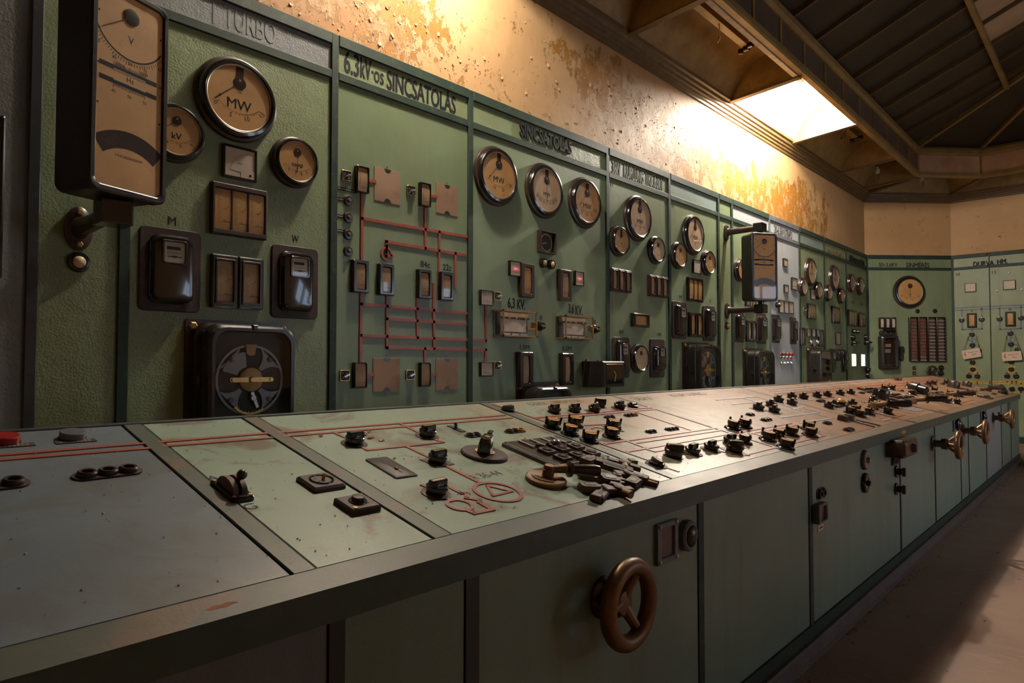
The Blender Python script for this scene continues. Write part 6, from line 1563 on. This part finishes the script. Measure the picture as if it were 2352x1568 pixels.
instrument_tray((6.435,0.4916), 'brown button tray behind the steel rail, near one'); instrument_tray((6.518,0.4089), 'brown button tray with glass dome beside the steel rail'); instrument_tray((7.732,0.3983), 'brown button tray between green far plate and rail', .34, .14, 5, False)
instrument_tray((8.680,0.1337), 'small bright-topped button tray near the far end of the desk', .20, .16, 3); instrument_tray((6.403,0.685), 'brown button tray at the back of the dusty deck', .2, .1, 3, False)
t = thing('wire_coil', 'black coil ring at the far end of the desk', 'coil', onT(*(9.983,0.1315))); m = MB(); m.torus(.05, .022, .03, 26, 8); m.xform(Matrix.Rotation(R(50), 4, 'X')); m.xform(Matrix.Translation((0, -.03, 0))); m.build('ring', 'bakelite', t); MB().lathe([(.03, 0), (.03, .03)], 14).build('foot', 'bakelite_brown', t)
def lying_key(p, label, rot):
    t = thing('steel_key', label, 'key', onT(p[0], p[1], 0, rot))
    MB().torus(.018, .004, .005, 16, 6).build('bow', 'brass', t); MB().cbox(.018, .075, -.004, .004, .002, .008, .001).build('shank', 'steel', t)
lying_key((5.412,0.4333), 'ring of small brass keys behind the lever cluster', -20); lying_key((8.554,0.1866), 'steel key lying by the fourth hand lever', 20)
for p, mt, l in (((8.362,0.9053), 'red_plastic', 'small red plug lying at the back of the far deck'), ((8.445,0.8893), 'blue_line', 'small blue plug lying at the back of the far deck')):
    t = thing('small_plug', l, 'plug', onT(p[0], p[1])); m = MB(); m.tube([(-.05, 0, .016), (.05, 0, .016)], .016, 8); m.build('body', mt, t); MB().lathe([(.008, .0), (.008, .016)], 8).build('pin', 'steel', t)
m = MB()
for i in range(12):
    a = (random.uniform(-.09, .09), random.uniform(-.05, .05)); m.seg(a, (a[0]+.10, a[1]-.03), .010, .001, .003)
def papers(p, label):
    t = thing('connection_strip', label, 'strip', onT(p[0], p[1]))
    for i in range(5): MB().seg((-.12, .06-.03*i), (.12, .03-.03*i), .012, .001, .005).build('wire', 'pale_line', t, smooth=0)
papers((5.763,0.2295), 'bundle of pale bare strips beside the first hand lever grip')
# crumbs of fallen paint and dust
def crumbs(name, n, place_fn, smin, smax, mat, parent=None):
    m = MB()
    for i in range(n):
        M = place_fn(); s = random.uniform(smin, smax); k0 = len(m.v)
        P = [(s*random.uniform(.5, 1)*math.cos(a), s*random.uniform(.4, 1)*math.sin(a)) for a in (0.3, 1.9, 3.4, 5.0)]
        m.add([(p[0], p[1], random.uniform(.0005, .001)+s*.1) for p in P] + [(0, 0, s*.5+.0015)], [(0, 1, 4), (1, 2, 4), (2, 3, 4), (3, 0, 4), (0, 1, 2, 3)]); m.xform(M, k0)
    o = m.build(name, mat, parent, smooth=0, kind='stuff'); return o
o = crumbs('paint_crumbs', 620, lambda: onT(random.choice((random.uniform(.1, 2.2), random.uniform(.5, 5))), random.uniform(.10, .96), 0, random.uniform(0, 360)), .0012, .0038, 'register_white'); o['label'] = 'pale crumbs of fallen wall paint scattered over the desk top'; o['category'] = 'paint crumbs'
m = MB()
for p, s in (((1.216,0.7024), .012), ((1.235,0.671), .010), ((1.080,0.7559), .008), ((1.247,0.7522), .005), ((1.751,0.5473), .010), ((1.172,0.5204), .005), ((1.217,0.7283), .006)):
    for j in range(3):
        k0 = len(m.v); a = random.uniform(0, 6); m.add([(s*math.cos(a), s*.5*math.sin(a), .001), (s*math.cos(a+2), s*.6*math.sin(a+2), .004), (s*math.cos(a+4), s*.6*math.sin(a+4), .002), (0, 0, .006)], [(0, 1, 3), (1, 2, 3), (2, 0, 3), (0, 1, 2)])
        m.xform(onT(p[0]+s*.4*j, p[1]+s*.2*(j % 2), 0), k0)
o = m.build('paint_flakes', 'amber', None, smooth=0, kind='stuff'); o['label'] = 'ochre paint flakes fallen around the first black rotary knob'; o['category'] = 'paint flakes'

# ------------------------------------------------------------------ fittings on the desk front
q = (1.487,0.6328,0.1165); handwheel(onF(q[0], q[1]), 'large bronze handwheel on the nearest visible front panel', q[2]-.021, .085, .022, dish=.028)
for q, l in (((5.557,0.6834,0.09847), 'bronze handwheel on the desk front, second along'), ((6.737,0.6876,0.1009), 'bronze handwheel on the desk front, third along'), ((8.437,0.6947,0.09984), 'bronze handwheel on the desk front, farthest along')):
    handwheel(onF(q[0], q[1]), l, q[2]-.016, .16, .018)
def card_frame(q, label):
    t = thing('card_frame', label, 'card frame', onF(q[0], q[1])); w, h = q[2], q[3]
    f = MB(); frame_ring(f, w, h, w*.62, h*.70, 0, .012, .003, bev=.002); f.build('frame', 'dark_grey_paint', t)
    MB().box(-w*.33, w*.33, -h*.37, h*.37, .001, .005).build('card', 'window_brown', t, smooth=0)
    for su in (-1, 1):
        for sv in (-1, 1): MB().lathe([(.006, .012), (.006, .015), (.003, .017)], 10, su*w*.40, sv*h*.43).build('screw', 'steel', t)
card_frame((1.816,0.7145,0.1235,0.1218), 'grey screwed card frame beside the lens lamp above the large handwheel')
card_frame((.405, .625, .115, .16), 'grey screwed card frame at the near end of the desk front')
pilot_lamp(onF(*(1.935,0.7114)), 'dark knurled lens lamp above the large handwheel', .046, 'bakelite_brown', 'dark_grey_paint', .55)
pilot_lamp(onF(.535, .615), 'dark lens lamp at the near end of the desk front', .046, 'rust', 'dark_grey_paint', .55)
place(('strip', 2, None), scaled(onF(*(3.196,0.6643)), 1.5), 'two-button strip on the desk front above the small meter box', button_strip_maker(2))
q = (3.138,0.5885,0.12,0.08354)
t = thing('meter_box', 'small grey meter box on the desk front', 'meter box', onF(q[0], q[1])); m = MB(); frame_ring(m, q[2], q[3], q[2]*.62, q[3]*.70, 0, .035, .008, bev=.004); m.build('case', 'dark_grey_paint', t); MB().box(-q[2]*.4, q[2]*.4, -q[3]*.4, q[3]*.4, .002, .022).build('face', 'window_brown', t)
q = (3.193,0.5106,0.07504,0.02707)
t = thing('paper_label', 'small cream paper label under the meter box', 'label', onF(q[0], q[1])); MB().box(-q[2]/2, q[2]/2, -q[3]/2, q[3]/2, 0, .002).build('card', 'paper_tag', t, smooth=0); m = MB(); m.seg((-q[2]*.35, 0), (q[2]*.35, 0), q[3]*.3, .002, .0023); m.build('print', 'print_faint', t, smooth=0)
def dial_plate(q, label, light):
    t = thing('dial_plate', label, 'dial', onF(q[0], q[1])); r = q[2]
    MB().lathe([(r, 0), (r, .012), (r*.94, .018), (r*.2, .018)], 36).build('plate', 'dark_grey_paint' if light else 'bakelite', t)
    m = MB(); m.arc(0, 0, r*.55, r*.78, 20, 160, .0182, .020, 14); m.arc(0, 0, r*.55, r*.78, 200, 340, .0182, .020, 14); m.build('segments', 'scale_cream' if light else 'bakelite_brown', t)
    MB().lathe([(r*.28, .018), (r*.24, .035)], 20).build('hub', 'steel' if light else 'bakelite', t)
    for k in range(4): MB().lathe([(r*.09, .018), (r*.09, .021)], 10, r*.8*math.cos(R(90*k)), r*.8*math.sin(R(90*k))).build('screw', 'steel', t)
dial_plate((3.871,0.7435,0.05217), 'grey round dial plate with pale segments on the desk front', True); dial_plate((3.872,0.6237,0.052), 'black round dial plate under the grey one on the desk front', False)
place(('strip', 3, None), scaled(onF(*(4.500,0.6737)), 1.6), 'three-button strip on the desk front above two knobs', button_strip_maker(3))
for p, l in (((4.526,0.6063), 'black projecting knob on the desk front, upper of two'), ((4.518,0.5038), 'black projecting knob on the desk front, lower of two')):
    def mk(M, L):
        t = thing('selector_switch', L, 'knob', M)
        MB().lathe([(.036, 0), (.036, .010), (.02, .016), (.018, .036), (.014, .04)], 20).build('body', 'bakelite', t); MB().cbox(-.010, .010, -.026, .026, .036, .055, .004).build('grip', 'bakelite_brown', t); return t
    place('fknob', onF(*p), l, mk)
q = (4.468,0.76,0.313,0.09798)
t = thing('switch_box', 'black rounded switch box just under the desk edge', 'switch box', onF(q[0], q[1])); w, h = q[2], q[3]*1.05
m = MB(); m.loft([(rrect(w, h, .02, 5), 0), (rrect(w, h, .02, 5), .085), (rrect(w-.02, h-.02, .018, 5), .10), (rrect(w-.05, h-.04, .015, 5), .104)]); m.build('case', 'bakelite_brown', t)
MB().loft([(rrect(.03, .06, .012), .10), (rrect(.02, .04, .008), .125)]).build('handle', 'bakelite', t)
for p, l in (((6.384,0.7878), 'grey card frame above the second handwheel'), ((7.722,0.7614), 'grey card frame above the third handwheel'), ((9.666,0.7632), 'grey card frame above the farthest handwheel')):
    card_frame((p[0], p[1], .15, .16), l)
for p, l in (((6.441,0.7609), 'lens lamp above the second handwheel'), ((7.763,0.7436), 'lens lamp above the third handwheel')):
    pilot_lamp(onF(*p), l, .05, 'bakelite', 'bakelite', .6)
t = thing('door_latch', 'tiny black latch on the pale front panel', 'latch', onF(8.85, .70)); MB().cbox(-.02, .02, -.03, .03, 0, .012, .003).build('plate', 'bakelite', t); MB().box(-.004, .004, -.012, .012, .012, .016).build('tongue', 'steel', t)
# floor litter and a crumpled brown cloth at the far end
o = crumbs('floor_litter', 420, lambda: Matrix.Translation((random.uniform(1.2, 12), random.choice((1.0-abs(random.gauss(0, .05)), random.uniform(-1.5, .95))), 0)) @ Matrix.Rotation(-PI/2, 4, 'X') @ Matrix.Rotation(random.uniform(0, 6), 4, 'Y'), .002, .012, 'window_brown'); o['label'] = 'dark crumbs and flakes littering the brown floor along the desk'; o['category'] = 'floor litter'
t = thing('crumpled_cloth', 'crumpled brown rag on the floor at the far end of the desk', 'rag', Matrix.Translation((10.3, .86, 0)))
n = 14; vs = [((i/(n-1)-.5)*.42, -(j/(n-1)-.5)*.22, .004+.09*abs(math.sin(i*1.7+j*.9))*abs(math.cos(j*1.3-i*.6))) for j in range(n) for i in range(n)]
m = MB(); m.v = vs; m.f = [(j*n+i, j*n+i+1, (j+1)*n+i+1, (j+1)*n+i) for j in range(n-1) for i in range(n-1)]; m.build('cloth', 'rust', t, smooth=60)

Tobj(MB().poly([(.452, .036), (.462, .029), (.472, .031), (.481, .027), (.494, .033), (.503, .031), (.498, .038), (.484, .041), (.478, .037), (.466, .042), (.459, .038)], .0018), 'rust_patch', 'rust')
# curled flakes of cream paint still hanging on the plaster
m = MB()
for i in range(1500):
    cx, cz, sx_, sz_ = random.choice(((2.0, 3.25, .6, .25), (2.6, 3.2, .7, .2), (4.6, 3.55, .45, .25), (5.2, 3.4, .6, .25), (6.8, 3.3, .8, .25), (8.2, 3.35, .8, .3), (9.6, 3.4, .8, .25), (3.6, 3.3, .8, .3)))
    x, z = random.gauss(cx, sx_), random.gauss(cz, sz_)
    if not 3.07 < z < 3.9: continue
    s_ = random.uniform(.0025, .008) if random.random() < .88 else random.uniform(.008, .017); a = random.uniform(0, 6.3); ca, sa = math.cos(a), math.sin(a)
    q = lambda u, v, d: (x + s_*(u*ca-v*sa), z + s_*(u*sa+v*ca), -3.1995 + s_*d)
    m.add([q(-1, -.6, 0), q(1, -.5, .1), q(.8, .7, .55), q(-.7, .6, .35), q(0, -.1, .25)], [(0, 1, 4), (1, 2, 4), (2, 3, 4), (3, 0, 4)])
o = m.build('peeling_flakes', 'flake', None, smooth=0, kind='stuff'); o['label'] = 'curled flakes of cream paint peeling off the wall above the panels'; o['category'] = 'paint flakes'
